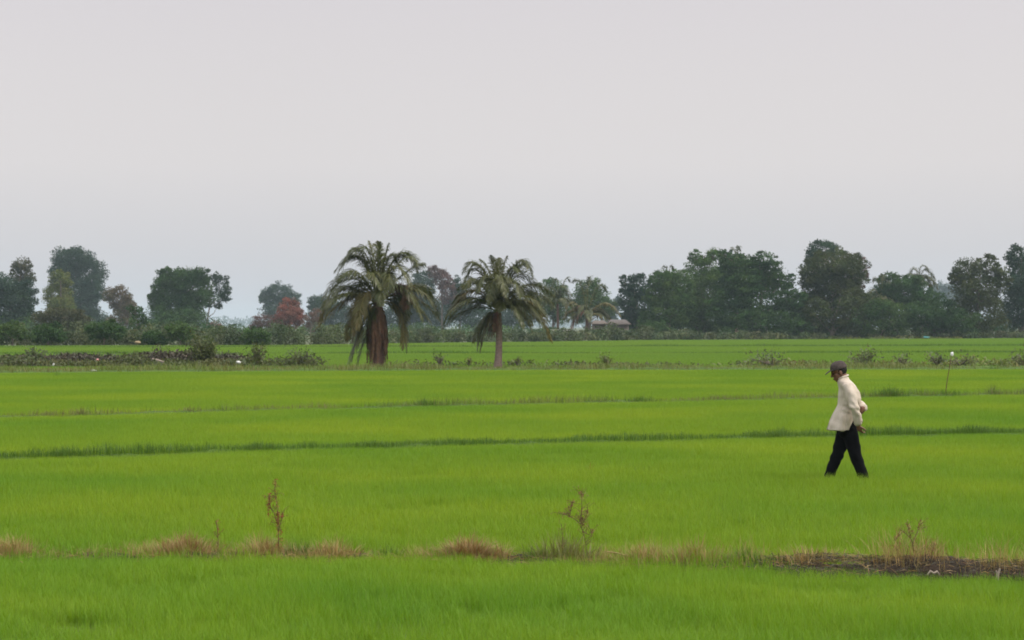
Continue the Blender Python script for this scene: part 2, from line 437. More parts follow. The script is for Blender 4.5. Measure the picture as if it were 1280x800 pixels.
def folds(c):
    z, y, x = c.z, c.y, c.x
    ang = math.atan2(y, x + .02)
    f = .0085 * math.sin(ang * 8 + 3.2 * z + 4 * mnoise.noise(Vector((ang, z * 3, 1)))) * max(0, min(1, (1.12 - z) / .25))
    f += .006 * mnoise.noise(Vector((x * 9 + z * 4, y * 9, z * 7))) + .0045 * mnoise.noise(Vector((x * 22 - z * 9, y * 20, z * 9)))
    f += .007 * math.sin(z * 70 + x * 30 + 3 * mnoise.noise(c * 5)) * (max(0, 1 - abs(z - 1.06) / .09) if abs(y) > .15 else 0)
    f += .0075 * math.sin(36 * (z * .85 + x * .9 * (1 if y < 0 else -1)) + 3 * mnoise.noise(Vector((x * 6, y * 6, z * 4)))) * (.5 + .5 * mnoise.noise(Vector((x * 5, y * 5 + 3, z * 5))))
    return f


shirt.build('shirt', M['shirt'], man, .0075, folds, 2)
for sv in sleeves:
    sv.build('sleeve', M['shirt'], man, .0075, lambda c: folds(c) + .006 * math.sin(c.z * 60 + c.x * 45 + 3 * mnoise.noise(c * 6)) * max(0, 1 - abs(c.z - 1.06) / .16), 2)
col = Blob()
cl = []
for i in range(25):
    a = math.pi * 2 * i / 24
    cl.append(np.array([-.045 - math.cos(a) * -.060, math.sin(a) * .064, 1.422 + .024 * math.cos(a)]))
col.limb(cl, [.010] * 25, 8, 1.7)
col.build('collar', M['shirt'], man, .005, None, 1)

tr = Blob()
tr.loft([((.0, 0, .97), X3, Y3, .105, .165), ((.01, 0, .90), X3, Y3, .112, .175), ((.008, 0, .82), X3, Y3, .108, .178), ((.008, 0, .74), X3, Y3, .102, .172), ((.004, 0, .70), X3, Y3, .080, .14)], 30)
tr.limb([(.02, -.08, .82), (.048, -.088, .68), (.085, -.09, .53), (.128, -.09, .40), (.170, -.09, .28), (.200, -.09, .185)], [.092, .090, .080, .071, .066, .067], 20)
tr.limb([(.0, .08, .82), (-.035, .088, .68), (-.078, .09, .53), (-.128, .09, .40), (-.176, .09, .28), (-.208, .09, .17)], [.092, .088, .079, .069, .065, .067], 20)
tr.build('trousers', M['trousers'], man, .009, lambda c: .007 * mnoise.noise(Vector((c.x * 9, c.y * 9, c.z * 12))) + .006 * math.sin(c.z * 46 + c.x * 40 + 3 * mnoise.noise(c * 6)) * max(0, 1 - abs(c.z - .50) / .16), 2)

cap = Blob()
cc_ = H(-.006, 0, .040)
rings = []
for i in range(11):
    th = math.pi / 2 * i / 10
    rr = math.cos(th) ** .75
    rings.append((cc_ + hu * (-.012 + .100 * math.sin(th)), hf_, hs, .103 * rr + .002, .088 * rr + .002))
cap.loft(rings, 28)
capo = cap.build('cap', M['capcloth'], man, .005, None, 1)
br = Blob(); rows = []
for i in range(9):
    t = i / 8
    f_ = .070 + .100 * t; hw = .078 * math.sqrt(max(.02, 1 - (t * .98) ** 2.6)) + .002
    rows.append((H(f_, 0, .040 - .030 * t * t), hs, hu, hw, .0055))
br.loft(rows, 18)
brim = br.build('brim', M['capcloth'], capo, .0035, lambda c: 0.0, 1)
hb_ = Blob()
hb_.ball(H(-.020, 0, .010), (.080, .079, .072), HAX)
hair = hb_.build('hair', M['hair'], man, .006, lambda c: .003 * mnoise.noise(c * 60), 1)
for q in (-1, 1):
    eb = Blob(); eb.ball(H(.079, q * .031, -.006), (.010, .013, .009), HAX)
    eb.build('eye', M['hair'], man, .003, None, 1)



# ------------------------------------------------------------------ ground, air
GM, nt, N, L = new_mat('paddy_soil')
out = N.new('ShaderNodeOutputMaterial'); geo = N.new('ShaderNodeNewGeometry')
n = N.new('ShaderNodeTexNoise'); n.inputs['Scale'].default_value = 0.8; n.inputs['Detail'].default_value = 8
L.new(geo.outputs['Position'], n.inputs['Vector'])
cr = N.new('ShaderNodeValToRGB'); L.new(n.outputs['Fac'], cr.inputs['Fac'])
cr.color_ramp.elements[0].position = 0.35; cr.color_ramp.elements[0].color = (0.045, 0.05, 0.022, 1)
cr.color_ramp.elements[1].position = 0.68; cr.color_ramp.elements[1].color = (0.085, 0.115, 0.03, 1)
p = N.new('ShaderNodeBsdfPrincipled'); p.inputs['Roughness'].default_value = 0.9
L.new(cr.outputs[0], p.inputs['Base Color']); L.new(p.outputs[0], out.inputs['Surface'])
G = 4600
gv, gf = [], []
xs = np.concatenate([-np.geomspace(4600, 20, 14), [0], np.geomspace(20, 4600, 14)])
ys = np.concatenate([[-600, -60, 0], np.geomspace(8, 4600, 26)])
for y in ys:
    for x in xs: gv.append((x, y, 0))
nx = len(xs)
for j in range(len(ys) - 1):
    for i in range(nx - 1): gf.append((j * nx + i, j * nx + i + 1, (j + 1) * nx + i + 1, (j + 1) * nx + i))
tag(link('ground', mesh_np('ground', gv, gf), GM), 'flat green and brown paddy soil under the crops', 'ground', kind='structure')

HM, nt, N, L = new_mat('haze_air')
out = N.new('ShaderNodeOutputMaterial'); pv = N.new('ShaderNodeVolumePrincipled')
pv.inputs['Color'].default_value = (0.70, 0.86, 1.0, 1); pv.inputs['Density'].default_value = 1.5e-4
pv.inputs['Anisotropy'].default_value = 0.0
L.new(pv.outputs[0], out.inputs['Volume'])
hx, hy0, hy1, z0, z1 = 4700, -700, 4700, -1.0, 36.0
hv = [(-hx, hy0, z0), (hx, hy0, z0), (hx, hy1, z0), (-hx, hy1, z0), (-hx, hy0, z1), (hx, hy0, z1), (hx, hy1, z1), (-hx, hy1, z1)]
hf = [(3, 2, 1, 0), (4, 5, 6, 7), (0, 1, 5, 4), (1, 2, 6, 5), (2, 3, 7, 6), (3, 0, 4, 7)]
tag(link('haze', mesh_np('haze', hv, hf), HM), 'thin pale haze over the fields', 'haze', kind='stuff')

# ------------------------------------------------------------------ paddies and earth banks
def line(pts, z=0.20):
    """photo-plan polyline -> world x, y arrays, carried on beyond both ends."""
    W = [(PX(px, dist(py, z)), dist(py, z)) for px, py in pts]
    a, b = np.array(W[0]), np.array(W[1]); c, d = np.array(W[-1]), np.array(W[-2])
    W = [tuple(a + (a - b) / np.linalg.norm(a - b) * 14 * a[1] / 30)] + W + [tuple(c + (c - d) / np.linalg.norm(c - d) * 14 * c[1] / 30)]
    return np.array([q[0] for q in W]), np.array([q[1] for q in W])

BUND = [line([(0, 694), (320, 695), (640, 699), (960, 710), (1280, 723)], .08),
        line([(0, 566), (320, 556), (640, 548), (960, 541), (1280, 535)]),
        line([(0, 517), (320, 508), (640, 501), (960, 495), (1280, 489)]),
        line([(0, 460), (640, 457), (1280, 456)], .28),
        line([(0, 441), (640, 440.5), (1280, 439.5)]),
        line([(0, 433.5), (640, 432.5), (1280, 431.5)]),
        ]
EDGE = line([(-200, 430.5), (0, 430.5), (400, 429.5), (500, 427.5), (700, 425.5), (800, 424), (1280, 421.8), (1500, 421.8)], .28)
HALF = [0.22, 0.16, 0.30, 3.2, 0.5, 0.6]


def yb(i, x): return np.interp(x, *(BUND[i] if i < len(BUND) else EDGE))


def rice_tiles(name, size, n, wlo, whi, hlo, hhi, mat, seed):
    """Four little squares of seedlings, kept out of the scene and planted by the field's nodes."""
    c = bpy.data.collections.new(name)
    for v in range(4):
        sb = SB()
        nc = n // 3
        cx = RNG.uniform(-size / 2, size / 2, (nc, 2))
        xy = np.repeat(cx, 3, 0) + RNG.normal(0, 0.012, (nc * 3, 2))
        base = np.concatenate([xy, np.zeros((len(xy), 1))], 1)
        h = RNG.uniform(hlo, hhi, len(xy)) * np.repeat(RNG.uniform(0.88, 1.1, nc), 3)
        blades(sb, base, h, RNG.uniform(wlo, whi, len(xy)), bend=0.5, k=4, tint=tints(len(xy), 0.16, 0.07) * np.repeat(tints(nc, .10, .05), 3, 0))
        o = bpy.data.objects.new('rice_patch', sb.mesh('rice_patch')); o.data.materials.append(mat)
        c.objects.link(o)
    return c


def plant(name, coll, P, rot, scl, label, kind='stuff', cat='crop'):
    me = bpy.data.meshes.new(name)
    me.vertices.add(len(P)); me.vertices.foreach_set('co', np.asarray(P, np.float32).ravel())
    a = me.attributes.new('rot', 'FLOAT_VECTOR', 'POINT'); r = np.zeros((len(P), 3), np.float32); r[:, 2] = rot; a.data.foreach_set('vector', r.ravel())
    a = me.attributes.new('scl', 'FLOAT_VECTOR', 'POINT'); a.data.foreach_set('vector', np.asarray(scl, np.float32).ravel())
    a = me.attributes.new('pick', 'INT', 'POINT'); a.data.foreach_set('value', RNG.integers(0, 4, len(P)).astype(np.int32))
    o = bpy.data.objects.new(name, me); COL.objects.link(o)
    ng = bpy.data.node_groups.new(name + '_planting', 'GeometryNodeTree')
    ng.interface.new_socket('Geometry', in_out='INPUT', socket_type='NodeSocketGeometry')
    ng.interface.new_socket('Geometry', in_out='OUTPUT', socket_type='NodeSocketGeometry')
    gi = ng.nodes.new('NodeGroupInput'); go = ng.nodes.new('NodeGroupOutput')
    ci = ng.nodes.new('GeometryNodeCollectionInfo'); ci.inputs['Collection'].default_value = coll
    ci.inputs['Separate Children'].default_value = True; ci.inputs['Reset Children'].default_value = True
    ip = ng.nodes.new('GeometryNodeInstanceOnPoints'); ip.inputs['Pick Instance'].default_value = True
    def nat(nm, ty):
        q = ng.nodes.new('GeometryNodeInputNamedAttribute'); q.data_type = ty; q.inputs['Name'].default_value = nm
        return q.outputs['Attribute']
    ng.links.new(gi.outputs[0], ip.inputs['Points']); ng.links.new(ci.outputs[0], ip.inputs['Instance'])
    ng.links.new(nat('pick', 'INT'), ip.inputs['Instance Index'])
    ng.links.new(nat('rot', 'FLOAT_VECTOR'), ip.inputs['Rotation'])
    ng.links.new(nat('scl', 'FLOAT_VECTOR'), ip.inputs['Scale'])
    ng.links.new(ip.outputs[0], go.inputs[0])
    md = o.modifiers.new('planting', 'NODES'); md.node_group = ng
    tag(o, label, cat, kind=kind)
    return o


def field(name, coll, y0f, y1f, ymin, ymax, step, marg, label, nscale, lo, hi, half=0.224):
    P, S = [], []
    y = ymin
    while y < ymax:
        xm = y * half + marg
        x = -xm
        while x < xm:
            qx = x + random.uniform(-.3, .3) * step; qy = y + random.uniform(-.3, .3) * step
            if qy > y0f(qx) + step * .5 and qy < y1f(qx) - min(.36, step * .5):
                v = mnoise.noise(Vector((qx / nscale, qy / nscale, 3.1))) + 0.5 * mnoise.noise(Vector((qx / nscale * 3, qy / nscale * 3, 8.1)))
                edge = min(1, .80 + .20 * max(0, (y1f(qx) - qy - .5) / 1.6))        # shorter plants along the bank
                P.append((qx, qy, 0.0)); S.append((1.08, 1.08, edge * (lo + (hi - lo) * min(1, max(0, 0.5 + v * .75)))))
            x += step
        y += step
    ymid = (ymin + ymax) / 2; x = -(ymid * half + marg)
    while x < ymid * half + marg:                                     # one row planted right along each bank
        for qy, far in ((y1f(x) - .5, True), (y0f(x) + .5, False)):
            if qy > ymin + 2 and abs(x) < qy * half + marg and step < 1:
                P.append((x, qy, 0.0)); S.append((1.0, 1.0, (.80 if far else 1.0) * random.uniform(.85, 1.05)))
        x += .8
    return plant(name, coll, P, RNG.uniform(0, 6.28, len(P)), S, label)


near_c = rice_tiles('rice_patches_near', 1.0, 4200, .0022, .0040, .15, .23, M['rice_near'], 1)
mid_c = rice_tiles('rice_patches_mid', 1.0, 2700, .0030, .0052, .15, .23, M['rice'], 2)
far_c = rice_tiles('rice_patches_far', 3.0, 7000, .007, .013, .15, .24, M['rice_far'], 3)
field('rice_field', near_c, lambda x: 5.0, lambda x: yb(0, x) - HALF[0], 6, 23, .85, 4, 'nearest strip of rice, deeper green, in front of the dry grassy bank', 1.1, .58, 1.10)
field('rice_field', mid_c, lambda x: yb(0, x) + HALF[0], lambda x: yb(1, x) - HALF[1], 15, 47, .85, 5, 'bright rice paddy the walking man wades through', 1.5, .70, 1.08)
field('rice_field', mid_c, lambda x: yb(1, x) + HALF[1], lambda x: yb(2, x) - HALF[2], 28, 76, .9, 6, 'even rice paddy just behind the walking man', 2.2, .80, 1.05)
field('rice_field', mid_c, lambda x: yb(2, x) + HALF[2], lambda x: yb(3, x) - HALF[3], 44, 112, .95, 7, 'rice paddy in front of the two coconut palms', 4, .85, 1.08)
field('rice_field', far_c, lambda x: yb(3, x) + HALF[3], lambda x: yb(4, x) - HALF[4], 95, 176, 2.7, 12, 'strip of rice just behind the two coconut palms', 6, .85, 1.05)
field('rice_field', far_c, lambda x: yb(4, x) + HALF[4], lambda x: yb(5, x) - HALF[5], 145, 240, 2.7, 16, 'distant strip of rice, middle one beyond the palms', 8, .85, 1.05)
field('rice_field', far_c, lambda x: yb(5, x) + HALF[5], lambda x: yb(6, x) - 1.5, 190, 376, 2.8, 25, 'farthest strip of rice, below the hedge and trees', 9, .85, 1.05)


def bank(i, width, height, mat, label, step=0.12, rough=0.05):
    X, Y = BUND[i]
    n = int((X[-1] - X[0]) / step); m = 13
    x = np.linspace(X[0], X[-1], n); y = np.interp(x, X, Y)
    V = np.zeros((n, m, 3))
    for j in range(m):
        t = j / (m - 1) * 2 - 1
        V[:, j, 0] = x; V[:, j, 1] = y + t * width
        for q in range(n):
            hh = height + (.10 * min(1, max(0, (x[q] - 1.5) / 1.2)) if i == 0 else 0)      # the bare mud stands higher
            prof = hh * max(0, 1 - abs(t) ** 2.4)
            v = Vector((x[q] * 1.7, (y[q] + t * width) * 1.7, i * 9.0))
            r = mnoise.noise(v) + .6 * mnoise.noise(v * 3.3) + .5 * mnoise.noise(v * 8)
            V[q, j, 2] = prof * (1 + .28 * mnoise.noise(Vector((x[q] * .6, i, 0)))) + r * rough * (1 - abs(t) ** 3) * (1.35 if i == 0 and x[q] > 1.8 else 1) - (0.05 if abs(t) > .99 else 0)
    idx = np.arange(n * m).reshape(n, m)
    Fq = np.stack([idx[:-1, :-1], idx[:-1, 1:], idx[1:, 1:], idx[1:, :-1]], -1).reshape(-1, 4)
    return tag(link('earth_bank', mesh_np('earth_bank', V.reshape(-1, 3), Fq[:, ::-1], smooth=False), mat), label, 'earth bank', kind='structure')


bank(0, .46, .09, M['mud'], 'low dark mud bank with dry grass between the two nearest paddies', .05, .05)
bank(1, .36, .12, M['greenbank'], 'low bank under dark green grass behind the walking man', .2, .04)
bank(2, .5, .13, M['greenbank'], 'low weedy bank that carries the leaning stick', .2, .05)
bank(3, 3.2, .16, M['greenbank'], 'broad scrubby bank on which the coconut palms grow', .5, .10)
bank(4, .5, .12, M['turf'], 'thin far bank behind the palms', .8, .05)
bank(5, .6, .12, M['turf'], 'farthest thin bank between distant paddies', 1.0, .05)


def fringe(name, i, x0, x1, per_m, half, hlo, hhi, wlo, whi, mat, label, cat='grass', bend=.5, gaps=None, zoff=.1, thr=-.25, nsc=.9, k=4):
    """Loose grass along an earth bank, in uneven patches (x range in photo columns)."""
    X, Y = BUND[i]
    d0 = Y.mean()
    xa, xb = PX(x0, np.interp(PX(x0, d0), X, Y)), PX(x1, np.interp(PX(x1, d0), X, Y))
    n = int((xb - xa) * per_m)
    x = RNG.uniform(xa, xb, n); y = np.interp(x, X, Y) + RNG.normal(0, half, n)
    dens = np.array([mnoise.noise(Vector((a * nsc, 4.7 + i, 1.3))) + .5 * mnoise.noise(Vector((a * nsc * 3.7, 2.2, i))) for a in x])
    keep = dens > RNG.uniform(thr - .25, thr + .45, n)
    x, y, dens = x[keep], y[keep], dens[keep]
    sb = SB()
    h = RNG.uniform(hlo, hhi, len(x)) * np.clip(.75 + dens * .7, .5, 1.35)
    blades(sb, np.stack([x, y, np.full(len(x), zoff)], 1), h, RNG.uniform(wlo, whi, len(x)), bend=bend, tint=tints(len(x), .25, .1), k=k)
    return tag(link(name, sb.mesh(name), mat), label, cat, kind='stuff')


fringe('dry_grass', 0, -160, 960, 1500, .17, .08, .26, .0014, .0032, M['straw'], 'loose dry straw-coloured grass along the mud bank', bend=1.0, zoff=.06, thr=-.2, nsc=1.1)
fringe('dry_grass', 0, 900, 1480, 330, .20, .06, .26, .002, .004, M['straw'], 'sparse tan grass over the bare dark mud', bend=.7, zoff=.14, thr=-.1)
fringe('green_grass', 0, -160, 1000, 1700, .28, .06, .19, .0025, .005, M['rice_near'], 'green weeds mixed into the dry bank grass', bend=.6, zoff=.08, thr=-.1)
fringe('bank_grass', 1, -220, 1520, 700, .18, .10, .21, .004, .008, M['bund_grass'], 'taller dark green grass lining the bank behind the man', bend=.5, thr=-1.6, zoff=.12)
fringe('bank_weeds', 2, -220, 1500, 240, .28, .10, .26, .005, .010, M['weed_grass'], 'thin olive weeds along the third bank', bend=.6, thr=-.6, zoff=.11, nsc=.5)
fringe('bank_weeds', 2, -220, 1500, 110, .25, .12, .30, .006, .011, M['bund_grass'], 'dark grass tufts scattered in the third bank weeds', bend=.4, thr=.12, zoff=.11, nsc=.35)
fringe('scrub_grass', 3, -120, 1420, 260, 1.3, .22, .48, .015, .028, M['weed_grass'], 'weedy olive and tan grass on the broad bank of the palms', bend=.6, thr=-.7, zoff=.1, nsc=.2)
fringe('far_grass', 4, -150, 1450, 150, .30, .16, .34, .015, .03, M['bund_grass'], 'dark grass line on the first bank beyond the palms', bend=.5, thr=-.9, zoff=.1, nsc=.07)
fringe('far_grass', 5, -150, 1450, 130, .35, .18, .36, .02, .04, M['bund_grass'], 'dark grass line on the farthest bank', bend=.5, thr=-.9, zoff=.1, nsc=.05)


def litter(i, x0, x1, n, mat, label):
    X, Y = BUND[i]; d0 = Y.mean()
    x = RNG.uniform(PX(x0, d0), PX(x1, d0), n); y = np.interp(x, X, Y) + RNG.normal(0, .24, n)
    z = .07 + .10 * np.clip((x - 1.6) / .9, 0, 1) * np.clip(1 - np.abs(y - np.interp(x, X, Y)) / .5, 0, 1) + RNG.uniform(0, .05, n)
    d = unit(np.stack([RNG.normal(0, 1, n), RNG.normal(0, .6, n), RNG.normal(0, .28, n)], 1)); w = unit(np.cross(d, RNG.normal(size=(n, 3))))
    P = np.stack([x, y, z], 1); ln = RNG.uniform(.02, .075, (n, 1)); wd = RNG.uniform(.0012, .003, (n, 1))
    S = np.stack([np.stack([P - d * ln - w * wd / 2, P - d * ln + w * wd / 2], 1), np.stack([P - w * wd + [0, 0, .01], P + w * wd + [0, 0, .01]], 1), np.stack([P + d * ln - w * wd * .3, P + d * ln + w * wd * .3], 1)], 1)
    sb = SB(); sb.strips(S, tints(n, .4, .1))
    return tag(link('straw_litter', sb.mesh('straw_litter'), mat), label, 'straw', kind='stuff')


litter(0, -60, 1340, 3000, M['straw_red'], 'fallen dry straw lying along the near mud bank')
litter(0, 930, 1340, 2600, M['brush'], 'dark dead stems lying on the bare mud')


# ------------------------------------------------------------------ clumps and weeds on the near bank
def bank_at(i, px):
    X, Y = BUND[i]
    y = 20.0
    for _ in range(12): y = float(np.interp(PX(px, y), X, Y))
    return PX(px, y), y


def clump(name, i, px, wpx, hpx, n, mat, label, cat='grass clump', group=None, bend=.8, wd=.005, dy=0.0, zoff=None, k=5):
    x, y = bank_at(i, px); y += dy
    if zoff is None: zoff = .06 + .09 * min(1, max(0, (x - 1.6) / .9))
    s = y / F
    o_sb = SB()
    bx = RNG.normal(0, wpx * s * .32, n); by = RNG.normal(0, min(.3, wpx * s * .2), n)
    h = hpx * s * (1.25 if i == 0 and px < 950 else 1) * RNG.uniform(.3, 1.15, n) * (1 - .35 * np.clip(np.abs(bx) / (wpx * s * .6 + 1e-6), 0, 1))
    blades(o_sb, np.stack([x + bx, y + by, np.full(n, zoff)], 1), h, RNG.uniform(.6, 1.3, n) * wd, bend=bend, k=k, tint=tints(n, .3, .12),
           lean=np.stack([bx / (wpx * s * .4), by * 0, bx * 0], 1))
    return tag(link(name, o_sb.mesh(name), mat), label, cat, group)


g = 'grass clumps on the near mud bank'
clump('grass_clump', 0, 16, 60, 30, 420, M['straw'], 'tan dry grass clump where the bank meets the left edge', group=g)
clump('grass_clump', 0, 232, 70, 32, 900, M['straw_red'], 'wide reddish dry clump left of the thin bare twig', group=g)
clump('grass_clump', 0, 328, 38, 32, 420, M['straw'], 'pale straw clump at the foot of the tall russet weed', group=g)
clump('grass_clump', 0, 372, 30, 24, 260, M['bund_grass'], 'dark green clump just right of the tall russet weed', group=g)
clump('grass_clump', 0, 418, 60, 28, 480, M['straw'], 'loose tan clump midway between russet weed and brown heap', group=g)
clump('grass_clump', 0, 490, 44, 18, 260, M['bund_grass'], 'green clump with two long blades left of the brown heap', group=g)
clump('grass_clump', 0, 585, 54, 34, 1300, M['straw_red'], 'dense rounded brown heap of dead grass', group=g, bend=1.15)
clump('grass_clump', 0, 625, 26, 26, 160, M['straw'], 'thin straw tuft touching the dense brown heap', group=g)
clump('grass_clump', 0, 668, 36, 22, 220, M['bund_grass'], 'dark low tuft left of the branching dry weed', group=g)
clump('grass_clump', 0, 706, 80, 40, 520, M['weed_grass'], 'olive and tan clump around the branching dry weed', group=g)
clump('grass_clump', 0, 805, 34, 30, 260, M['straw'], 'small pale clump where a straw stalk lies over', group=g)
clump('grass_clump', 0, 872, 60, 36, 420, M['straw_red'], 'brownish clump left of the dark green tuft', group=g)
clump('grass_clump', 0, 930, 42, 24, 420, M['bund_grass'], 'dark green tuft where the bare mud begins', group=g)
clump('grass_clump', 0, 1015, 80, 30, 300, M['straw'], 'thin tan clump on the start of the bare mud', group=g)
clump('grass_clump', 0, 1128, 96, 62, 330, M['straw'], 'tall airy straw-coloured clump, biggest on the bare mud', group=g, bend=.75, wd=.0032)
clump('grass_clump', 0, 1160, 66, 50, 200, M['straw_red'], 'rusty clump leaning on the biggest straw clump', group=g, bend=.75, wd=.0032)
clump('grass_clump', 0, 1248, 60, 52, 190, M['straw'], 'sparse yellowish clump near the bank end at right', group=g, bend=.75, wd=.0032)
clump('grass_clump', 0, 1290, 40, 40, 200, M['straw'], 'yellow grass clump cut by the right edge', group=g, bend=.75, wd=.0032)
g2 = 'grass tufts on the middle banks'
for px, wpx, hpx, n_, lab in [(322, 44, 13, 500, 'longest dark grass tuft on the bank left of centre'), (80, 40, 11, 350, 'low dark tuft on the bank far left'),
                              (560, 90, 12, 700, 'wide dark tuft on the bank below the second palm'), (1212, 50, 13, 600, 'dark tuft on the bank right of the man'),
                              (960, 60, 12, 500, 'dark tuft on the bank left of the man'), (470, 60, 11, 400, 'thin dark tuft on the bank below the stout palm')]:
    clump('grass_tuft', 1, px, wpx, hpx, n_, M['bund_grass'], lab, 'grass tuft', g2, bend=.6, wd=.007, zoff=.12, k=4)
for px, wpx, hpx, n_, lab in [(1112, 34, 16, 500, 'dark bushy tuft on the weedy bank just right of the man'), (102, 12, 14, 120, 'narrow weed tuft on the third bank, far left'),
                              (532, 26, 13, 300, 'weed tuft on the third bank below the palms'), (60, 30, 9, 150, 'low weeds left of the narrow tuft'),
                              (236, 10, 11, 60, 'tiny upright weed on the third bank'), (800, 40, 11, 250, 'olive tuft on the third bank at mid field'),
                              (905, 30, 10, 200, 'olive tuft on the third bank left of the man'), (1180, 40, 11, 260, 'tuft at the foot of the leaning stick'),
                              (1240, 24, 16, 200, 'brownish weed on the third bank right of the stick')]:
    clump('grass_tuft', 2, px, wpx, hpx, n_, M['bund_grass'] if n_ > 200 else M['weed_grass'], lab, 'grass tuft', g2, bend=.55, wd=.010, zoff=.1, k=4)


def weed(name, px, base_py, stems, heads, label, scale_mat):
    """Tall dead weed: stalks as tubes, drooping seed heads as tiny flakes. Photo points, at the bank's depth."""
    x, y = bank_at(0, px); s = y / F
    def W(q, dy=0): return np.array([(q[0] - 640) * s, y + dy, CZ - (q[1] - HZ) * s])
    r = empty(name, (x, y, .1)); tag(r, label, 'dry weed', 'tall dry weeds on the near bank')
    sb = SB()
    for st in stems:
        dyy = np.cumsum(RNG.normal(0, .02, len(st)))
        sb.tube([W(q, dyy[i]) for i, q in enumerate(st)], np.linspace(.0036, .0016, len(st)), 5)
    tw = SB()
    for st in stems:                                                    # hair-thin side twigs with withered bits
        for _ in range(4 * len(st)):
            j = int(RNG.integers(1, len(st))); u = RNG.uniform()
            a = W(st[j - 1]) * (1 - u) + W(st[j]) * u
            b = a + np.array([RNG.normal(0, 5), RNG.normal(0, 4), RNG.uniform(1, 10)]) * s
            c = b + np.array([RNG.normal(0, 3), RNG.normal(0, 3), RNG.uniform(-7, 3)]) * s
            sb.tube([a, b, c], [.0014, .0011, .0007], 4)
            leaves(tw, np.linspace(b, c, 3) + RNG.normal(0, .004, (3, 3)), .017, .2, tints(3, .3, .1), droop=1.2)
    link('stalk', sb.mesh('stalk', True), M['stem'], r)
    link('withered_leaves', tw.mesh('withered_leaves'), scale_mat, r)
    for a, b, nn, sp in heads:
        hb = SB(); nn = int(nn * 1.3); t = RNG.uniform(0, 1, nn)[:, None]
        P = W(a) * (1 - t) + W(b) * t + RNG.normal(0, sp * s, (nn, 3)) * np.array([1, .8, 1])
        leaves(hb, P, .022, .26, tints(nn, .35, .15), droop=.8)
        link('seed_head', hb.mesh('seed_head'), scale_mat, r)
    return r


weed('dry_weed', 347, 690, [[(349, 700), (348, 670), (347.5, 650), (346, 632), (344, 622), (342.5, 612), (344.5, 602)], [(346, 634), (341, 640), (337.5, 630), (337, 618)],
                            [(348, 664), (352, 650), (353, 640)], [(347, 655), (343, 644), (340, 638)]],
     [((337.5, 616), (335.5, 645), 90, 1.2), ((348, 640), (347.5, 655), 60, 1.6), ((344.5, 600), (342.5, 608), 24, 1.2), ((352.5, 640), (353, 648), 20, 1),
      ((348.5, 656), (350, 688), 60, 3.0), ((342, 612), (346, 634), 25, 2.0)],
     'tallest dead weed, russet stalk with hanging seed heads', M['seed'])
weed('dry_weed', 735, 690, [[(736, 702), (734, 688), (731, 672), (727, 660), (723, 645)], [(727, 660), (731, 648), (735, 640), (734, 630)], [(726, 655), (718, 648), (708, 643), (699, 642)],
                            [(728, 664), (736, 668), (740, 664)], [(725, 652), (727, 636), (727, 622), (727.5, 612)], [(712, 645), (714, 635), (716, 626)], [(704, 690), (703, 672), (702, 655)]],
     [((727, 613), (727, 622), 40, 1.6), ((717, 626), (712, 636), 34, 1.0), ((741, 660), (740, 669), 24, 1.0), ((724, 644), (729, 660), 50, 2.4), ((699, 641), (716, 645), 40, 2.0), ((734, 638), (731, 650), 20, 1.6)],
     'branching dead weed with rusty seed heads and a slanting stalk', M['straw_red'])
weed('dry_weed', 272, 690, [[(273, 692), (273, 676), (272, 662), (271, 650)]], [((271.5, 651), (273, 672), 16, .6)], 'thin bare dark twig standing in the dry bank grass', M['seed'])
weed('dry_weed', 1142, 700, [[(1146, 712), (1143, 690), (1138, 668), (1134, 655)], [(1141, 682), (1148, 666), (1152, 652)], [(1138, 672), (1128, 664), (1118, 676)], [(1160, 710), (1164, 690), (1168, 676)]],
     [((1134, 654), (1137, 664), 34, 1.6), ((1152, 650), (1149, 660), 30, 1.6), ((1118, 674), (1128, 664), 30, 2), ((1168, 674), (1165, 690), 40, 2.2), ((1110, 690), (1124, 680), 30, 2.4)],
     'airy dry weed with faint rusty heads above the bare mud', M['straw_red'])
# a fallen straw stalk and a pale broken root on the mud
x, y = bank_at(0, 775); s = y / F; sb = SB()
sb.tube([((q - 640) * s, y - .1 + .02 * k, CZ - (p_ - HZ) * s) for k, (q, p_) in enumerate([(757, 688), (770, 690), (784, 694), (800, 699)])], [.005, .006, .006, .004], 6)
tag(link('straw_stalk', sb.mesh('straw_stalk', True), M['straw']), 'single pale straw stalk lying across the bank', 'stalk')
x, y = bank_at(0, 1165); y -= .42; s = y / F; sb = SB()
sb.tube([((q - 640) * s, y, CZ - (p_ - HZ) * s) for q, p_ in [(1159, 719), (1163, 714), (1167, 717), (1171, 714.5), (1174, 718)]], [.007, .012, .012, .011, .005], 6)
tag(link('dead_root', sb.mesh('dead_root', True), M['palebark']), 'pale twisted root lying on the dark mud', 'root')
x, y = bank_at(0, 1248); y -= .42; s = y / F; sb = SB()
sb.tube([((q - 640) * s, y, CZ - (p_ - HZ) * s) for q, p_ in [(1246, 726), (1247, 718), (1250, 710)]], [.013, .012, .006], 6)
sb.tube([((q - 640) * s, y + .01, CZ - (p_ - HZ) * s) for q, p_ in [(1247, 718), (1245, 713)]], [.009, .005], 6)
tag(link('dead_stub', sb.mesh('dead_stub', True), M['palebark']), 'pale upright broken stub at the end of the mud bank', 'stub')


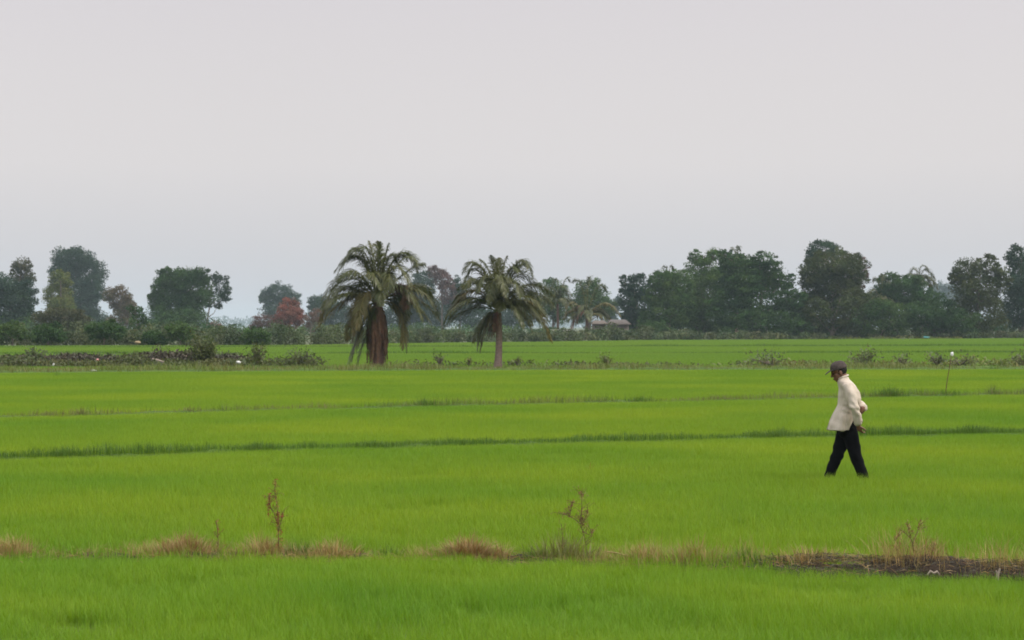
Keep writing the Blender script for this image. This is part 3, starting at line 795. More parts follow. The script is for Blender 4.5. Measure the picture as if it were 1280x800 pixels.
def tuft_at(px, d, wpx, hpx, n, mat, label, name='grass_tuft', cat='grass tuft', group='stray tufts standing in the rice', wd=.02):
    q = d / F; sb = SB(); bx = RNG.normal(0, wpx * q * .3, n); by = RNG.normal(0, wpx * q * .2, n)
    blades(sb, np.stack([PX(px, d) + bx, d + by, np.full(n, .02)], 1), (.18 + hpx * q) * RNG.uniform(.5, 1.1, n), RNG.uniform(.6, 1.3, n) * wd, bend=.6, tint=tints(n, .3, .12))
    return tag(link(name, sb.mesh(name), mat), label, cat, group)


for px, w_, h_, lab in [(316, 22, 6, 'dark tuft on the rice edge under the olive shrub'), (342, 20, 5, 'low dark tuft between olive shrub and stout palm'), (476, 14, 5, 'dark tuft at the rice edge below the stout palm'),
                        (532, 18, 5, 'small dark tuft at the rice edge between the palms'), (606, 12, 5, 'dark tuft at the rice edge below the slender palm'), (716, 18, 6, 'dark tuft on the rice edge right of the slender palm'),
                        (756, 20, 5, 'dark tuft on the rice edge below the hut'), (826, 20, 5, 'low tuft on the rice edge below the light grove tree'), (976, 22, 5, 'low tuft on the rice edge left of the man'), (1240, 18, 5, 'low tuft on the rice edge right of the stick')]:
    tuft_at(px, 103, w_, h_, 60, M['bund_grass'], lab)
tuft_at(738, 30.5, 4, 5, 14, M['seed'], 'tiny reddish weed alone in the bright paddy', 'stray_weed', 'weed', None, .006)
tuft_at(798, 30.2, 26, 3, 40, M['bund_grass'], 'faint dark weeds in the bright paddy left of the man', 'stray_weed', 'weed', None, .006)
tuft_at(72, 88, 5, 6, 16, M['bund_grass'], 'tiny dark weed in the rice below the brush heap', 'stray_weed', 'weed', None, .02)


# ------------------------------------------------------------------ scrub on the palm bank
def heap(name, x0, x1, py_lo, py_hi, d, thick, n, size, mat, label, cat='scrub', kind=None, group=None, aspect=.4, clumpy=40, prof=None):
    """Leafy mass between photo columns x0..x1; rows give its bottom and top at distance d."""
    sb = SB()
    cx = RNG.uniform(0, 1, clumpy); s = d / F
    top = np.array([PZ(py_hi, d) * (.55 + .45 * abs(mnoise.noise(Vector((c * 7 + x0, d, 0))) * 1.6)) for c in cx])
    if prof == 'dome': top = PZ(py_hi, d) * np.sqrt(np.clip(1 - (2 * cx - 1) ** 2, .08, 1))
    k = RNG.integers(0, clumpy, n)
    wx = (x1 - x0) * s
    P = np.stack([PX(x0, d) + cx[k] * wx + RNG.normal(0, wx / clumpy * 1.3 + .1, n), d + RNG.normal(0, thick * .5, n), RNG.uniform(.05, 1, n) ** .8 * top[k] * RNG.uniform(.8, 1.1, n)], 1)
    tt = tints(clumpy, .28, .12)[k] * tints(n, .15, .06)
    leaves(sb, P, size, aspect, tt)
    return tag(link(name, sb.mesh(name), mat), label, cat, group, kind)


heap('brush_heap', -30, 300, 456, 433.5, 112, 2.2, 14000, .17, M['brush'], 'long low heap of dead brown brush on the broad bank', 'brush', 'stuff', clumpy=70)
heap('scrub', -30, 310, 460, 444, 107.5, 1.6, 5500, .15, M['scrubgreen'], 'green weeds growing in front of the dead brush heap', 'scrub', 'stuff', clumpy=60)
heap('scrub', -30, 300, 456, 435, 114, 1.5, 3500, .15, M['greyshrub'], 'grey-green weeds tangled through the dead brush heap', 'scrub', 'stuff', clumpy=45)
heap('scrub', 310, 400, 458, 442, 109, 2, 1600, .14, M['scrubgreen'], 'thin olive scrub between the brush heap and the stout palm', 'scrub', 'stuff', clumpy=22)
heap('scrub', 480, 930, 458, 449, 110, 2.2, 1500, .15, M['scrubgreen'], 'sparse low weeds around the palms on the broad bank', 'scrub', 'stuff', clumpy=45)
heap('scrub', 930, 1300, 456, 445, 110, 2.2, 2800, .16, M['weed_grass'], 'low brownish scrub on the broad bank behind the man', 'scrub', 'stuff', clumpy=60)
gs = 'shrubs on the broad bank'


def shrub(px, wpx, base_py, top_py, n, mat, label, d=109, size=.13):
    s = d / F
    r = empty('shrub', (PX(px, d), d, .15)); tag(r, label, 'shrub', gs)
    b = np.array([PX(px, d), d, .15]); hb = SB(); fb = SB()
    H = PZ(top_py, d) - .15; Wd = wpx * s / 2
    m = 14
    for k in range(m):
        a = RNG.uniform(0, 6.28); e_ = RNG.uniform(.35, 1) ** .7
        tip = b + np.array([math.cos(a) * Wd * RNG.uniform(.3, 1), math.sin(a) * Wd * RNG.uniform(.3, 1), H * e_])
        midp = (b + tip) / 2 + np.array([0, 0, H * .12])
        hb.tube([b, midp, tip], [.03, .018, .006], 5)
        nn = n // m; t = RNG.uniform(.3, 1.05, nn)[:, None]
        P = b + (tip - b) * t + RNG.normal(0, .14 * Wd + .06, (nn, 3))
        leaves(fb, P, size, .45, tints(1, .25, .1) * tints(nn, .15))
    link('stems', hb.mesh('stems', True), M['bark'], r); link('foliage', fb.mesh('foliage'), mat, r)
    return r


shrub(255, 36, 452, 418, 1500, M['scrubgreen'], 'tallest dark green shrub rising from the brush heap')
shrub(322, 26, 452, 431, 500, M['scrubgreen'], 'thin olive shrub right of the brush heap', size=.11)
shrub(375, 36, 452, 438, 420, M['greyshrub'], 'low greyish shrub left of the stout palm', size=.11)
shrub(45, 26, 450, 436, 500, M['greyshrub'], 'dark grey-green shrub standing in the brush heap, far left')
shrub(200, 30, 450, 432, 380, M['brush'], 'twiggy brown shrub in the brush heap', size=.1)
shrub(550, 22, 450, 442, 120, M['greyshrub'], 'thin leaning shrub between the two coconut palms', size=.1)
shrub(646, 12, 455, 445, 70, M['weed_grass'], 'small brown twiggy shrub right of the slender palm', size=.09)
shrub(586, 9, 455, 446, 60, M['weed_grass'], 'tiny brown shrub left of the slender palm trunk', size=.09)
shrub(1078, 46, 452, 440, 420, M['greyshrub'], 'grey-green shrub rising just behind the man')
shrub(1130, 34, 452, 446, 170, M['greyshrub'], 'small grey shrub right of the man, before the stick')
shrub(1172, 36, 450, 442, 230, M['greyshrub'], 'dark shrub beside the white bag on the stick')
shrub(1200, 44, 453, 447, 200, M['greyshrub'], 'spreading grey shrub right of the stick')
shrub(1280, 50, 450, 441, 320, M['greyshrub'], 'grey shrub cut by the right edge')
shrub(965, 80, 454, 446, 380, M['greyshrub'], 'wide low grey shrub left of the man')
shrub(760, 30, 456, 444, 260, M['weed_grass'], 'pale thin weed shrub right of the slender palm', size=.1)


# ------------------------------------------------------------------ trees
def ico_points(n):
    v = unit(RNG.normal(size=(n, 3)))
    return v


def tree(label, d, base_px, lobes, mat, leaf=.42, dens=1.0, trunk_r=.28, bark='bark', cat='tree', group='trees along the far edge of the fields', name='tree', aspect=.5, droop=.2, hollow=.55, trunk_top=None, limbs=3, lay=0.0):
    """lobes: (px, py, rx, ry) in photo pixels, turned into real ellipsoids of leaf clumps at distance d."""
    s = d / F
    base = np.array([PX(base_px, d), d, 0.0])
    r = empty(name, tuple(base)); tag(r, label, cat, group)
    tb = SB(); cb = SB()
    C = []
    for (px, py, rx, ry) in lobes:
        C.append((np.array([PX(px, d), d + RNG.normal(0, rx * s * .35), PZ(py, d)]), np.array([rx * s, rx * s * .9, ry * s])))
    zt = max(c[2] for c, _ in C) if trunk_top is None else PZ(trunk_top, d)
    cm = np.mean([c for c, _ in C], 0)
    top = np.array([base[0] * .4 + cm[0] * .6, d, zt])
    k = 7; t = np.linspace(0, 1, k)[:, None]
    tr = base * (1 - t) + top * t + np.concatenate([np.cumsum(RNG.normal(0, .012 * zt, (k, 2)), 0), np.zeros((k, 1))], 1)
    tr[0] = base
    tb.tube(tr, trunk_r * np.linspace(1.15, .25, k) * np.array([1.25] + [1] * (k - 1)), 8)
    for c, rad in C:
        j = np.clip(int(k * .25 + RNG.uniform(0, 2)), 1, k - 2)
        zrel = np.clip((c[2] - rad[2] * .8) / zt, .12, .9)
        st = tr[int(zrel * (k - 1))]
        midp = (st + c) / 2 + np.array([0, 0, -.05 * zt])
        rr = trunk_r * .5
        tb.tube([st, midp, c], [rr, rr * .7, rr * .35], 6)
        for _ in range(limbs):
            e_ = c + unit(RNG.normal(size=3)) * rad * .75
            tb.tube([midp * .4 + c * .6, (c + e_) / 2 + RNG.normal(0, .1, 3), e_], [rr * .45, rr * .3, rr * .1], 5)
        # leaf clumps spread through the ellipsoid, thicker towards its skin
        vol_m2 = rad[0] * rad[2]
        ncl = int(np.clip(vol_m2 * 4.5, 14, 120))
        u = ico_points(ncl) * (RNG.uniform(hollow ** 3, 1, (ncl, 1)) ** (1 / 3)) * RNG.uniform(.80, 1.20, (ncl, 1))
        cc = c + u * rad
        cr_ = np.clip(.28 * math.sqrt(rad[0] * rad[2]), leaf * .9, 2.2) * RNG.uniform(.6, 1.25, ncl)
        area = math.pi * vol_m2
        nl = int(area * 8.5 * dens / (leaf * leaf * aspect * .67))
        kk = RNG.choice(ncl, nl, p=cr_ ** 2 / (cr_ ** 2).sum())
        off = unit(RNG.normal(size=(nl, 3))) * (RNG.uniform(.1, 1, (nl, 1)) ** .5) * cr_[kk][:, None] * np.array([1.05, 1.05, .72 if lay == 0 else .42])
        loose = RNG.uniform(size=nl) < .42
        q = ico_points(nl) * (RNG.uniform(.35 ** 3, 1, (nl, 1)) ** (1 / 3)) * RNG.uniform(.82, 1.10, (nl, 1))
        off = np.where(loose[:, None], c + q * rad - cc[kk], off)
        ct = tints(ncl, .30, .10)
        leaves(cb, cc[kk] + off, leaf * .82, aspect, ct[kk] * tints(nl, .16, .05), droop=droop, up=off * .2)
    link('trunk', tb.mesh('trunk', True), M[bark], r)
    link('crown', cb.mesh('crown'), M['t_' + mat], r)
    return r


# hazy group on the left
tree('dark broad tree at the left edge below the thin-crowned tree', 430, 16, [(14, 384, 28, 38), (2, 362, 20, 20), (32, 372, 14, 24), (10, 402, 28, 18)], 'darkblue')
tree('slender sparse-crowned tree rising above the dark tree at left edge', 470, 22, [(27, 331, 13, 11), (19, 344, 9, 10), (36, 346, 8, 12), (26, 340, 13, 14), (24, 362, 12, 12)], 'brownish', leaf=.4, dens=.55)
tree('tallest blue-green tree of the hazy left group', 640, 92, [(94, 325, 25, 16), (78, 340, 16, 18), (108, 344, 24, 22), (117, 362, 16, 20), (97, 372, 26, 28), (84, 327, 20, 15), (102, 398, 30, 24)], 'darkblue', leaf=.6)
tree('yellow-green rounded tree in front of the tallest blue-green tree', 480, 72, [(73, 351, 15, 15), (70, 370, 20, 18), (78, 388, 19, 18)], 'yellow')
tree('russet-tinged tree right of the tallest blue-green tree', 520, 150, [(148, 374, 17, 17), (156, 388, 15, 18), (138, 368, 11, 10), (150, 404, 20, 14)], 'russet', dens=.85)
tree('low dome of brown-green tangle under the yellow-green tree', 330, 76, [(76, 395, 32, 12), (62, 402, 22, 12), (96, 403, 22, 12)], 'brownish', leaf=.35, cat='bush', name='bush')
tree('small dark sapling with ragged branches beside the columnar tree', 300, 172, [(170, 390, 8, 8), (178, 396, 8, 7), (163, 386, 5, 5), (172, 404, 12, 10)], 'dark', leaf=.32, dens=.6, trunk_r=.1)
tree('dense upright dark green tree standing apart in the left half', 430, 224, [(226, 349, 28, 15), (207, 362, 18, 24), (240, 362, 26, 28), (222, 384, 34, 26), (193, 376, 9, 13), (252, 347, 12, 11), (230, 400, 36, 16), (208, 342, 9, 9)], 'dark', droop=.9)
tree('thin open-crowned tree leaning out right of the dense upright tree', 450, 258, [(277, 359, 11, 16), (269, 347, 8, 7), (281, 370, 8, 9), (273, 381, 6, 6), (262, 372, 7, 12)], 'darkblue', dens=.62, leaf=.4, trunk_r=.18)
tree('pale blue bushy tree low between sapling and dense upright tree', 620, 198, [(198, 402, 14, 14), (186, 408, 10, 10)], 'darkblue')
tree('round-headed hazy tree behind the red tree', 760, 350, [(348, 366, 19, 12), (334, 373, 12, 10), (363, 376, 13, 14), (350, 390, 22, 16)], 'darkblue', leaf=.65)
tree('red-leaved rounded tree, the only red one', 460, 361, [(361, 386, 16, 14), (360, 400, 20, 13), (370, 395, 12, 12)], 'red', leaf=.36, dens=.95)
tree('pinkish half-bare bush right of the red tree', 440, 388, [(386, 402, 12, 12), (396, 395, 9, 12)], 'pink', leaf=.32, dens=.45, trunk_r=.12, cat='bush', name='bush')
tree('dusky pinkish bush left of the red tree', 470, 328, [(330, 402, 15, 11), (320, 408, 10, 8)], 'purple', leaf=.36, dens=.6, trunk_r=.12, cat='bush', name='bush')
tree('pinkish dry bush at the foot of the dense upright tree', 430, 268, [(268, 408, 9, 8)], 'pink', leaf=.3, dens=.5, trunk_r=.1, cat='bush', name='bush')
tree('grey-blue tree half hidden left behind the stout palm', 640, 405, [(404, 390, 18, 20), (395, 378, 12, 10), (425, 398, 22, 20)], 'darkblue', leaf=.55)
tree('blue hazy tree filling the gap between the two coconut palms', 640, 528, [(530, 356, 16, 18), (520, 378, 22, 24), (545, 392, 26, 20), (500, 396, 26, 20)], 'darkblue', leaf=.58)
tree('purplish tree top between the two coconut palms', 600, 552, [(552, 349, 12, 15), (560, 364, 13, 18), (541, 340, 9, 9)], 'purple', leaf=.5, dens=.75)
tree('blue-green tree just left of the slender palm crown', 600, 575, [(570, 362, 9, 16), (575, 385, 18, 22), (600, 398, 24, 16)], 'darkblue', leaf=.52)
tree('hazy low tree seen through the slender palm', 600, 645, [(640, 396, 26, 18), (665, 385, 16, 18)], 'darkblue', leaf=.52)
tree('greyish green tree right of the slender palm', 470, 692, [(690, 362, 17, 15), (684, 384, 18, 18), (700, 385, 16, 20)], 'mid', leaf=.45, dens=.85)
tree('round-topped grey-green tree above the rusty roofed hut', 480, 736, [(735, 362, 19, 14), (740, 376, 22, 18), (728, 386, 18, 20), (757, 384, 13, 14)], 'mid', leaf=.45, dens=.9)
tree('pale far tree in the notch beside the round-topped tree', 800, 764, [(762, 388, 12, 14), (772, 382, 8, 10)], 'darkblue', leaf=.6)
# dark grove on the right
tree('dark bluish tree at the near end of the big grove, beside the hut', 390, 797, [(797, 358, 18, 17), (785, 374, 13, 18), (802, 385, 22, 22), (790, 398, 16, 14), (780, 352, 6, 7)], 'darkblue', leaf=.42)
tree('soft lighter green tree next in the big grove', 380, 834, [(830, 350, 20, 14), (822, 370, 18, 20), (845, 362, 24, 24), (840, 390, 34, 24), (812, 405, 18, 14)], 'mid', leaf=.38)
tree('feathery pale-topped tree in the middle of the grove', 385, 880, [(870, 322, 10, 10), (893, 319, 12, 11), (879, 340, 22, 18), (880, 368, 30, 32), (885, 398, 34, 20), (860, 385, 26, 28), (900, 352, 22, 20)], 'mid', leaf=.38, dens=.85)
tree('largest dark tree of the grove with layered leaf tiers', 368, 950, [(925, 330, 26, 14), (955, 324, 15, 11), (962, 343, 22, 18), (930, 354, 34, 22), (978, 352, 18, 12), (988, 374, 20, 14), (950, 378, 44, 24), (1000, 396, 22, 17), (960, 404, 52, 18), (905, 320, 12, 9), (912, 385, 30, 26), (935, 345, 30, 22)], 'dark', leaf=.46, lay=1)
tree('open dark lower tree joining the grove to the tall tree', 376, 1010, [(1008, 400, 18, 18), (1000, 380, 16, 16)], 'dark', leaf=.42)
tree('blue-topped tree peering over the tall umbrella tree', 420, 1030, [(1030, 311, 21, 12), (1018, 322, 12, 10), (1045, 320, 14, 10)], 'darkblue', leaf=.46, trunk_r=.3)
tree('tall umbrella tree with bare forked limbs under its crown', 372, 1042, [(1045, 329, 36, 16), (1022, 340, 26, 18), (1062, 345, 24, 18), (1040, 352, 34, 17), (1056, 366, 24, 14), (1018, 362, 18, 14), (1038, 380, 24, 14)], 'olive', leaf=.4, trunk_r=.42, bark='palebark', trunk_top=345, limbs=5)
tree('purple-brown twiggy tree on the edge of the umbrella tree', 384, 1074, [(1072, 332, 12, 14), (1079, 341, 8, 9), (1070, 358, 12, 14)], 'purple', leaf=.32, dens=.55, trunk_r=.2)
tree('brownish undergrowth tree below the umbrella crown', 366, 1040, [(1020, 394, 20, 24), (1064, 392, 24, 24), (1042, 402, 24, 16), (1070, 374, 20, 18), (1086, 384, 16, 20)], 'olive', leaf=.38, dens=.8)
tree('dark bushy tree behind the far palms of the grove', 392, 1118, [(1113, 351, 15, 13), (1138, 355, 22, 13), (1108, 374, 26, 22), (1150, 376, 26, 18), (1128, 366, 26, 18)], 'dark', leaf=.42)
tree('low yellow-topped bush under the far palms', 366, 1100, [(1098, 386, 24, 12), (1085, 402, 26, 18), (1118, 398, 28, 20)], 'mid', leaf=.38, cat='bush', name='bush')
tree('wide dark bush beneath the two-headed olive tree', 368, 1165, [(1150, 396, 30, 20), (1178, 396, 22, 22), (1195, 404, 26, 16)], 'dark', leaf=.4, cat='bush', name='bush')
tree('smooth far blue tree in the gap before the olive tree', 1500, 1178, [(1172, 366, 14, 13), (1188, 370, 14, 16), (1160, 380, 14, 14)], 'darkblue', leaf=1.2, trunk_r=.5)
tree('two-headed olive tree with gaps in its crown', 372, 1220, [(1208, 338, 20, 17), (1238, 334, 16, 15), (1252, 350, 12, 18), (1222, 362, 34, 24), (1224, 392, 36, 26), (1195, 348, 10, 10)], 'olive', leaf=.42, dens=.92)
tree('tall blue-green tree cut by the right edge', 400, 1276, [(1276, 322, 17, 16), (1284, 348, 24, 28), (1270, 385, 22, 30), (1302, 368, 38, 44)], 'darkblue', leaf=.46)


# ------------------------------------------------------------------ palms
def frond(root, pts, width, matn='frond', n=46, name='frond', label=None, dens=1.0, hang=.48, lw=.045):
    """pts: three Bezier control points (world). A midrib with leaflets on both sides that hang with gravity."""
    p0, p1, p2 = [np.array(q, float) for q in pts]
    p1 = p1 + .40 * (p1 - .5 * (p0 + p2))          # the middle point given is nearly passed through
    t = np.linspace(0, 1, 14)[:, None]
    curve = (1 - t) ** 2 * p0 + 2 * t * (1 - t) * p1 + t ** 2 * p2
    sb = SB()
    sb.tube(curve, np.linspace(.045, .008, 14) * (width / .75), 5, tint=(1.6, 1.5, 1.2))
    tl = np.repeat(np.linspace(.16, .995, n), 2)[:, None] + RNG.uniform(-.008, .008, (2 * n, 1))
    P = (1 - tl) ** 2 * p0 + 2 * tl * (1 - tl) * p1 + tl ** 2 * p2
    T = unit(2 * (1 - tl) * (p1 - p0) + 2 * tl * (p2 - p1))
    side = unit(np.cross(T, np.array([0, 0, 1.0]) + RNG.normal(0, .05, 3)))
    roll = RNG.normal(0, .35)
    upv = unit(np.cross(side, T))
    side = side * math.cos(roll) + upv * math.sin(roll)
    sg = np.tile([1, -1], n)[:, None]
    ln = width * np.sin(np.pi * np.clip(tl * .86 + .12, 0, 1)) ** .7 * RNG.uniform(.72, 1.15, (2 * n, 1))
    d0 = unit(side * sg * 1.0 + T * (.85 + .5 * tl) + RNG.normal(0, .20, (2 * n, 3)) + upv * .18)
    g = np.array([0, 0, -1.0])
    a = P; b = P + d0 * ln * .45 + g * ln * hang * .10; c = P + d0 * ln * .80 + g * ln * hang * .55
    c2 = P + d0 * ln * .92 + g * ln * hang * 1.0
    wv = unit(np.cross(d0, upv + RNG.normal(0, .25, (2 * n, 3)))) * lw / 2
    S = np.stack([np.stack([a - wv * .6, a + wv * .6], 1), np.stack([b - wv, b + wv], 1), np.stack([c - wv * .75, c + wv * .75], 1), np.stack([c2 - wv * .2, c2 + wv * .2], 1)], 1)
    sb.strips(S, tints(2 * n, .2, .1))
    o = link(name, sb.mesh(name), M[matn], root)
    if label: o['label'] = label
    return o


def palm(label, d, base, crown, trunk_w, fronds, nrand, flen, width, seed, tmat='palmtrunk', n=46, lw=.045, cat='coconut palm', group='coconut palms', skirt=0):
    """base, crown: photo points of the trunk foot and crown heart; fronds: (ctrl, tip, depth, material)."""
    global RNG
    RNG = np.random.default_rng(seed)
    s = d / F
    def W(q, dy=0): return np.array([PX(q[0], d), d + dy, PZ(q[1], d)])
    b = W(base); b[2] = 0.0
    r = empty('coconut_palm', tuple(b)); tag(r, label, cat, group)
    c = W(crown)
    sb = SB(); k = 26; t = np.linspace(0, 1, k)
    pts = b[None] * (1 - t[:, None]) + c[None] * t[:, None]; pts[:, 0] += np.sin(t * 3.1) * .05
    rad = trunk_w * (1.0 + .45 * np.exp(-t * 9) - .18 * t) * (1 + .05 * np.cos(np.arange(k) * math.pi))
    sb.tube(pts, rad, 12)
    link('trunk', sb.mesh('trunk', True), M[tmat], r)
    for f in fronds:
        ctrl, tip, dy, mt = f[:4]
        frond(r, (c + np.array([0, 0, RNG.uniform(-.1, .15)]), W(ctrl, dy * .55), W(tip, dy)), width * RNG.uniform(1.0, 1.25), mt, n, lw=lw,
              label={'fronddead': 'dead brown hanging frond', 'frondyellow': 'yellowing frond'}.get(mt))
    for i in range(nrand):
        az = i * 2.399 + RNG.uniform(-.3, .3); el = RNG.uniform(.45, 1.4)
        ln = flen * RNG.uniform(.75, 1.05)
        h = np.array([math.cos(az), math.sin(az), 0])
        p1 = c + h * ln * .55 * math.cos(el) + np.array([0, 0, ln * .62 * math.sin(el)])
        p2 = c + h * ln * (.55 + .35 * math.cos(el)) + np.array([0, 0, ln * (.80 * math.sin(el) - .62)])
        frond(r, (c, p1, p2), width * RNG.uniform(.85, 1.1), 'frond', n, lw=lw)
    for i in range(skirt):
        az = RNG.uniform(0, 6.28); h = np.array([math.cos(az), math.sin(az), 0])
        L_ = RNG.uniform(2.0, 3.05)
        p1 = c + h * RNG.uniform(.30, .48) + np.array([0, 0, -.35 * L_]); p2 = c + h * RNG.uniform(.34, .52) + np.array([0, 0, -L_])
        frond(r, (c + h * .12, p1, p2), width * .30, 'fronddead', n // 2, lw=lw * 1.3, hang=.8, label='dead brown frond hanging against the trunk')
    return r


D1 = 107.0
palm('stout coconut palm with a skirt of dead fronds on its trunk', D1, (472, 453), (472, 378), .25,
     [((458, 315), (430, 328), .4, 'frond'), ((464, 308), (448, 312), -.6, 'frond'), ((484, 312), (496, 328), .5, 'frond'), ((474, 318), (474, 303), -.3, 'frond'), ((468, 325), (460, 301), .5, 'frond'), ((480, 325), (486, 304), .2, 'frond'),
      ((455, 292), (419, 352), -.5, 'frond'), ((450, 305), (416, 340), .9, 'frond'), ((448, 330), (424, 352), -1.2, 'frond'),
      ((440, 328), (401, 375), .3, 'frond'), ((425, 348), (404, 388), -.8, 'frond'), ((420, 350), (398, 408), .5, 'frondyellow'), ((430, 362), (412, 385), -1.5, 'frond'),
      ((500, 300), (522, 340), .6, 'frond'), ((505, 312), (524, 332), -.5, 'frond'), ((495, 318), (516, 362), -1.2, 'frond'), ((490, 330), (486, 368), -1.6, 'frond'),
      ((535, 345), (547, 398), .4, 'frond'), ((520, 352), (545, 388), -.6, 'frond'), ((500, 360), (508, 400), 1.2, 'frond'),
      ((505, 380), (504, 436), -.4, 'frondyellow'), ((495, 370), (506, 425), .3, 'frond'),
      ((450, 365), (444, 418), -.8, 'frondyellow'), ((446, 372), (440, 405), -.3, 'frondyellow'), ((458, 355), (449, 412), -1.3, 'frondyellow'), ((462, 330), (478, 362), -1.7, 'frond'),
      ((478, 318), (466, 304), .9, 'frond'), ((456, 312), (438, 314), 0, 'frond'), ((490, 318), (508, 322), 0, 'frond'), ((436, 366), (396, 410), -.3, 'frondyellow'), ((428, 362), (404, 394), .6, 'frond'), ((446, 384), (432, 426), .8, 'frondyellow'), ((518, 364), (550, 402), .1, 'frond'), ((500, 384), (508, 440), .2, 'frond'), ((512, 372), (540, 405), -.8, 'frond'), ((510, 335), (530, 330), .3, 'frond'), ((452, 312), (428, 330), -.2, 'frond'), ((444, 340), (412, 362), 1.2, 'frond'), ((436, 346), (408, 396), -1.3, 'frond'), ((510, 350), (538, 372), 1.2, 'frond'), ((504, 345), (530, 402), -1.2, 'frond'),
      ((462, 395), (436, 455), -.9, 'frond'), ((456, 392), (440, 452), -.5, 'frond'), ((458, 386), (437, 454), -.2, 'frond'), ((464, 398), (446, 456), .1, 'frond'),
      ((508, 350), (508, 386), -.7, 'fronddead'), ((506, 352), (506, 378), -.6, 'fronddead'), ((452, 385), (440, 428), .2, 'fronddead')],
     5, 2.4, .60, 11, 'palmdark', n=74, lw=.036, skirt=40)
palm('slender-trunked coconut palm, the one with a pale pinkish trunk', D1 - .5, (622, 454), (623, 391), .165,
     [((614, 340), (600, 324), .3, 'frond'), ((620, 342), (614, 320), -.4, 'frond'), ((627, 342), (634, 320), .3, 'frond'), ((636, 330), (648, 340), -.8, 'frond'), ((623, 345), (624, 322), .6, 'frond'), ((608, 334), (590, 332), .2, 'frond'), ((642, 334), (660, 330), .3, 'frond'),
      ((598, 325), (580, 352), .5, 'frond'), ((600, 318), (578, 342), -.5, 'frond'), ((592, 340), (582, 362), -1.1, 'frond'), ((606, 335), (598, 366), -1.5, 'frond'),
      ((590, 355), (566, 378), .6, 'frond'), ((580, 360), (554, 408), -.3, 'frond'), ((584, 372), (560, 400), .8, 'frond'),
      ((650, 318), (666, 346), .4, 'frond'), ((645, 320), (660, 335), -.6, 'frond'), ((640, 340), (650, 372), -1.5, 'frond'), ((624, 330), (632, 372), -1.8, 'frond'), ((618, 335), (612, 380), -1.6, 'frond'),
      ((660, 345), (694, 372), .2, 'frond'), ((655, 352), (680, 362), 1.0, 'frond'),
      ((650, 368), (664, 408), -.7, 'frond'), ((665, 365), (688, 425), .3, 'frondyellow'), ((660, 372), (680, 412), -.4, 'frond'), ((640, 372), (654, 410), -1.2, 'frond'),
      ((586, 380), (553, 412), .4, 'frond'), ((596, 352), (566, 384), -.2, 'frondyellow'), ((664, 376), (690, 428), 0, 'frondyellow'), ((646, 378), (666, 416), -.6, 'frond'), ((662, 356), (694, 384), .5, 'frond'), ((656, 366), (688, 404), .9, 'frond'), ((600, 345), (572, 362), 0, 'frond'), ((646, 332), (672, 358), -.2, 'frond'), ((590, 366), (558, 396), -1.1, 'frond'), ((654, 360), (684, 396), -1.1, 'frond'), ((648, 350), (676, 380), 1.1, 'frond'),
      ((605, 392), (597, 438), -.5, 'frond'), ((602, 398), (592, 428), -.2, 'frond'), ((610, 395), (600, 440), -.3, 'frondyellow'),
      ((618, 392), (615, 418), -.3, 'fronddead'), ((640, 372), (650, 398), .6, 'frond')],
     4, 2.2, .56, 23, 'palmtrunk', n=72, lw=.036, skirt=0)
gp = 'small far palms'
palm('small far palm left of the hut with arched drooping fronds', 350, (697, 416), (697, 380), .22,
     [((690, 350), (674, 384), .5, 'frond'), ((700, 350), (716, 372), -.5, 'frond'), ((680, 362), (672, 398), .4, 'frond'), ((712, 370), (722, 398), -.4, 'frond'), ((697, 345), (692, 356), 0, 'frond'), ((706, 345), (712, 352), .6, 'frond')],
     8, 4.2, 1.0, 31, 'palmdark', n=24, lw=.14, group=gp)
palm('bushy far palm directly left of the hut, fronds to the ground', 346, (732, 416), (734, 398), .3,
     [((728, 350), (716, 352), .5, 'frond'), ((735, 345), (738, 352), -.5, 'frond'), ((745, 352), (758, 362), .4, 'frond'), ((712, 368), (706, 404), -.4, 'frondyellow'), ((722, 375), (716, 410), .8, 'fronddead'), ((756, 372), (776, 396), -.6, 'frondyellow'), ((748, 380), (766, 404), .6, 'frondyellow'), ((745, 390), (752, 400), -.8, 'frondyellow'), ((726, 385), (712, 414), -.9, 'fronddead'), ((718, 382), (704, 398), .9, 'frondyellow')],
     10, 5.0, 1.2, 37, 'palmdark', n=26, lw=.15, group=gp)
palm('spiky palm head poking out of the lighter green grove tree', 402, (836, 420), (836, 350), .25,
     [((832, 330), (830, 338), 0, 'frond'), ((838, 328), (842, 338), .4, 'frond'), ((826, 338), (822, 350), .6, 'frond'), ((848, 338), (852, 348), -.6, 'frond')], 7, 3.2, .9, 41, 'palmtrunk', n=20, lw=.15, group=gp)
palm('spiky palm head on top of the largest dark grove tree', 392, (921, 420), (921, 328), .25,
     [((917, 306), (914, 316), 0, 'frond'), ((922, 304), (926, 314), .4, 'frond'), ((928, 316), (934, 326), -.4, 'frond')], 6, 2.8, .9, 43, 'palmtrunk', n=20, lw=.15, group=gp)
palm('far palm with long arched fronds left of the olive tree', 398, (1152, 420), (1150, 356), .25,
     [((1155, 330), (1170, 350), .4, 'frond'), ((1148, 330), (1160, 336), -.4, 'frond'), ((1160, 340), (1174, 362), .7, 'frond'), ((1140, 338), (1130, 352), -.7, 'frond'), ((1145, 332), (1138, 342), .3, 'frond')],
     9, 4.2, 1.2, 47, 'palmtrunk', n=22, lw=.17, group=gp)
palm('upright far palm beside the umbrella tree', 390, (1102, 420), (1102, 378), .25,
     [((1098, 345), (1092, 352), .4, 'frond'), ((1103, 340), (1104, 350), -.4, 'frond'), ((1110, 348), (1118, 362), .5, 'frond'), ((1092, 356), (1084, 372), -.5, 'frond')],
     9, 4.0, 1.1, 53, 'palmtrunk', n=22, lw=.16, group=gp)
RNG = np.random.default_rng(99)


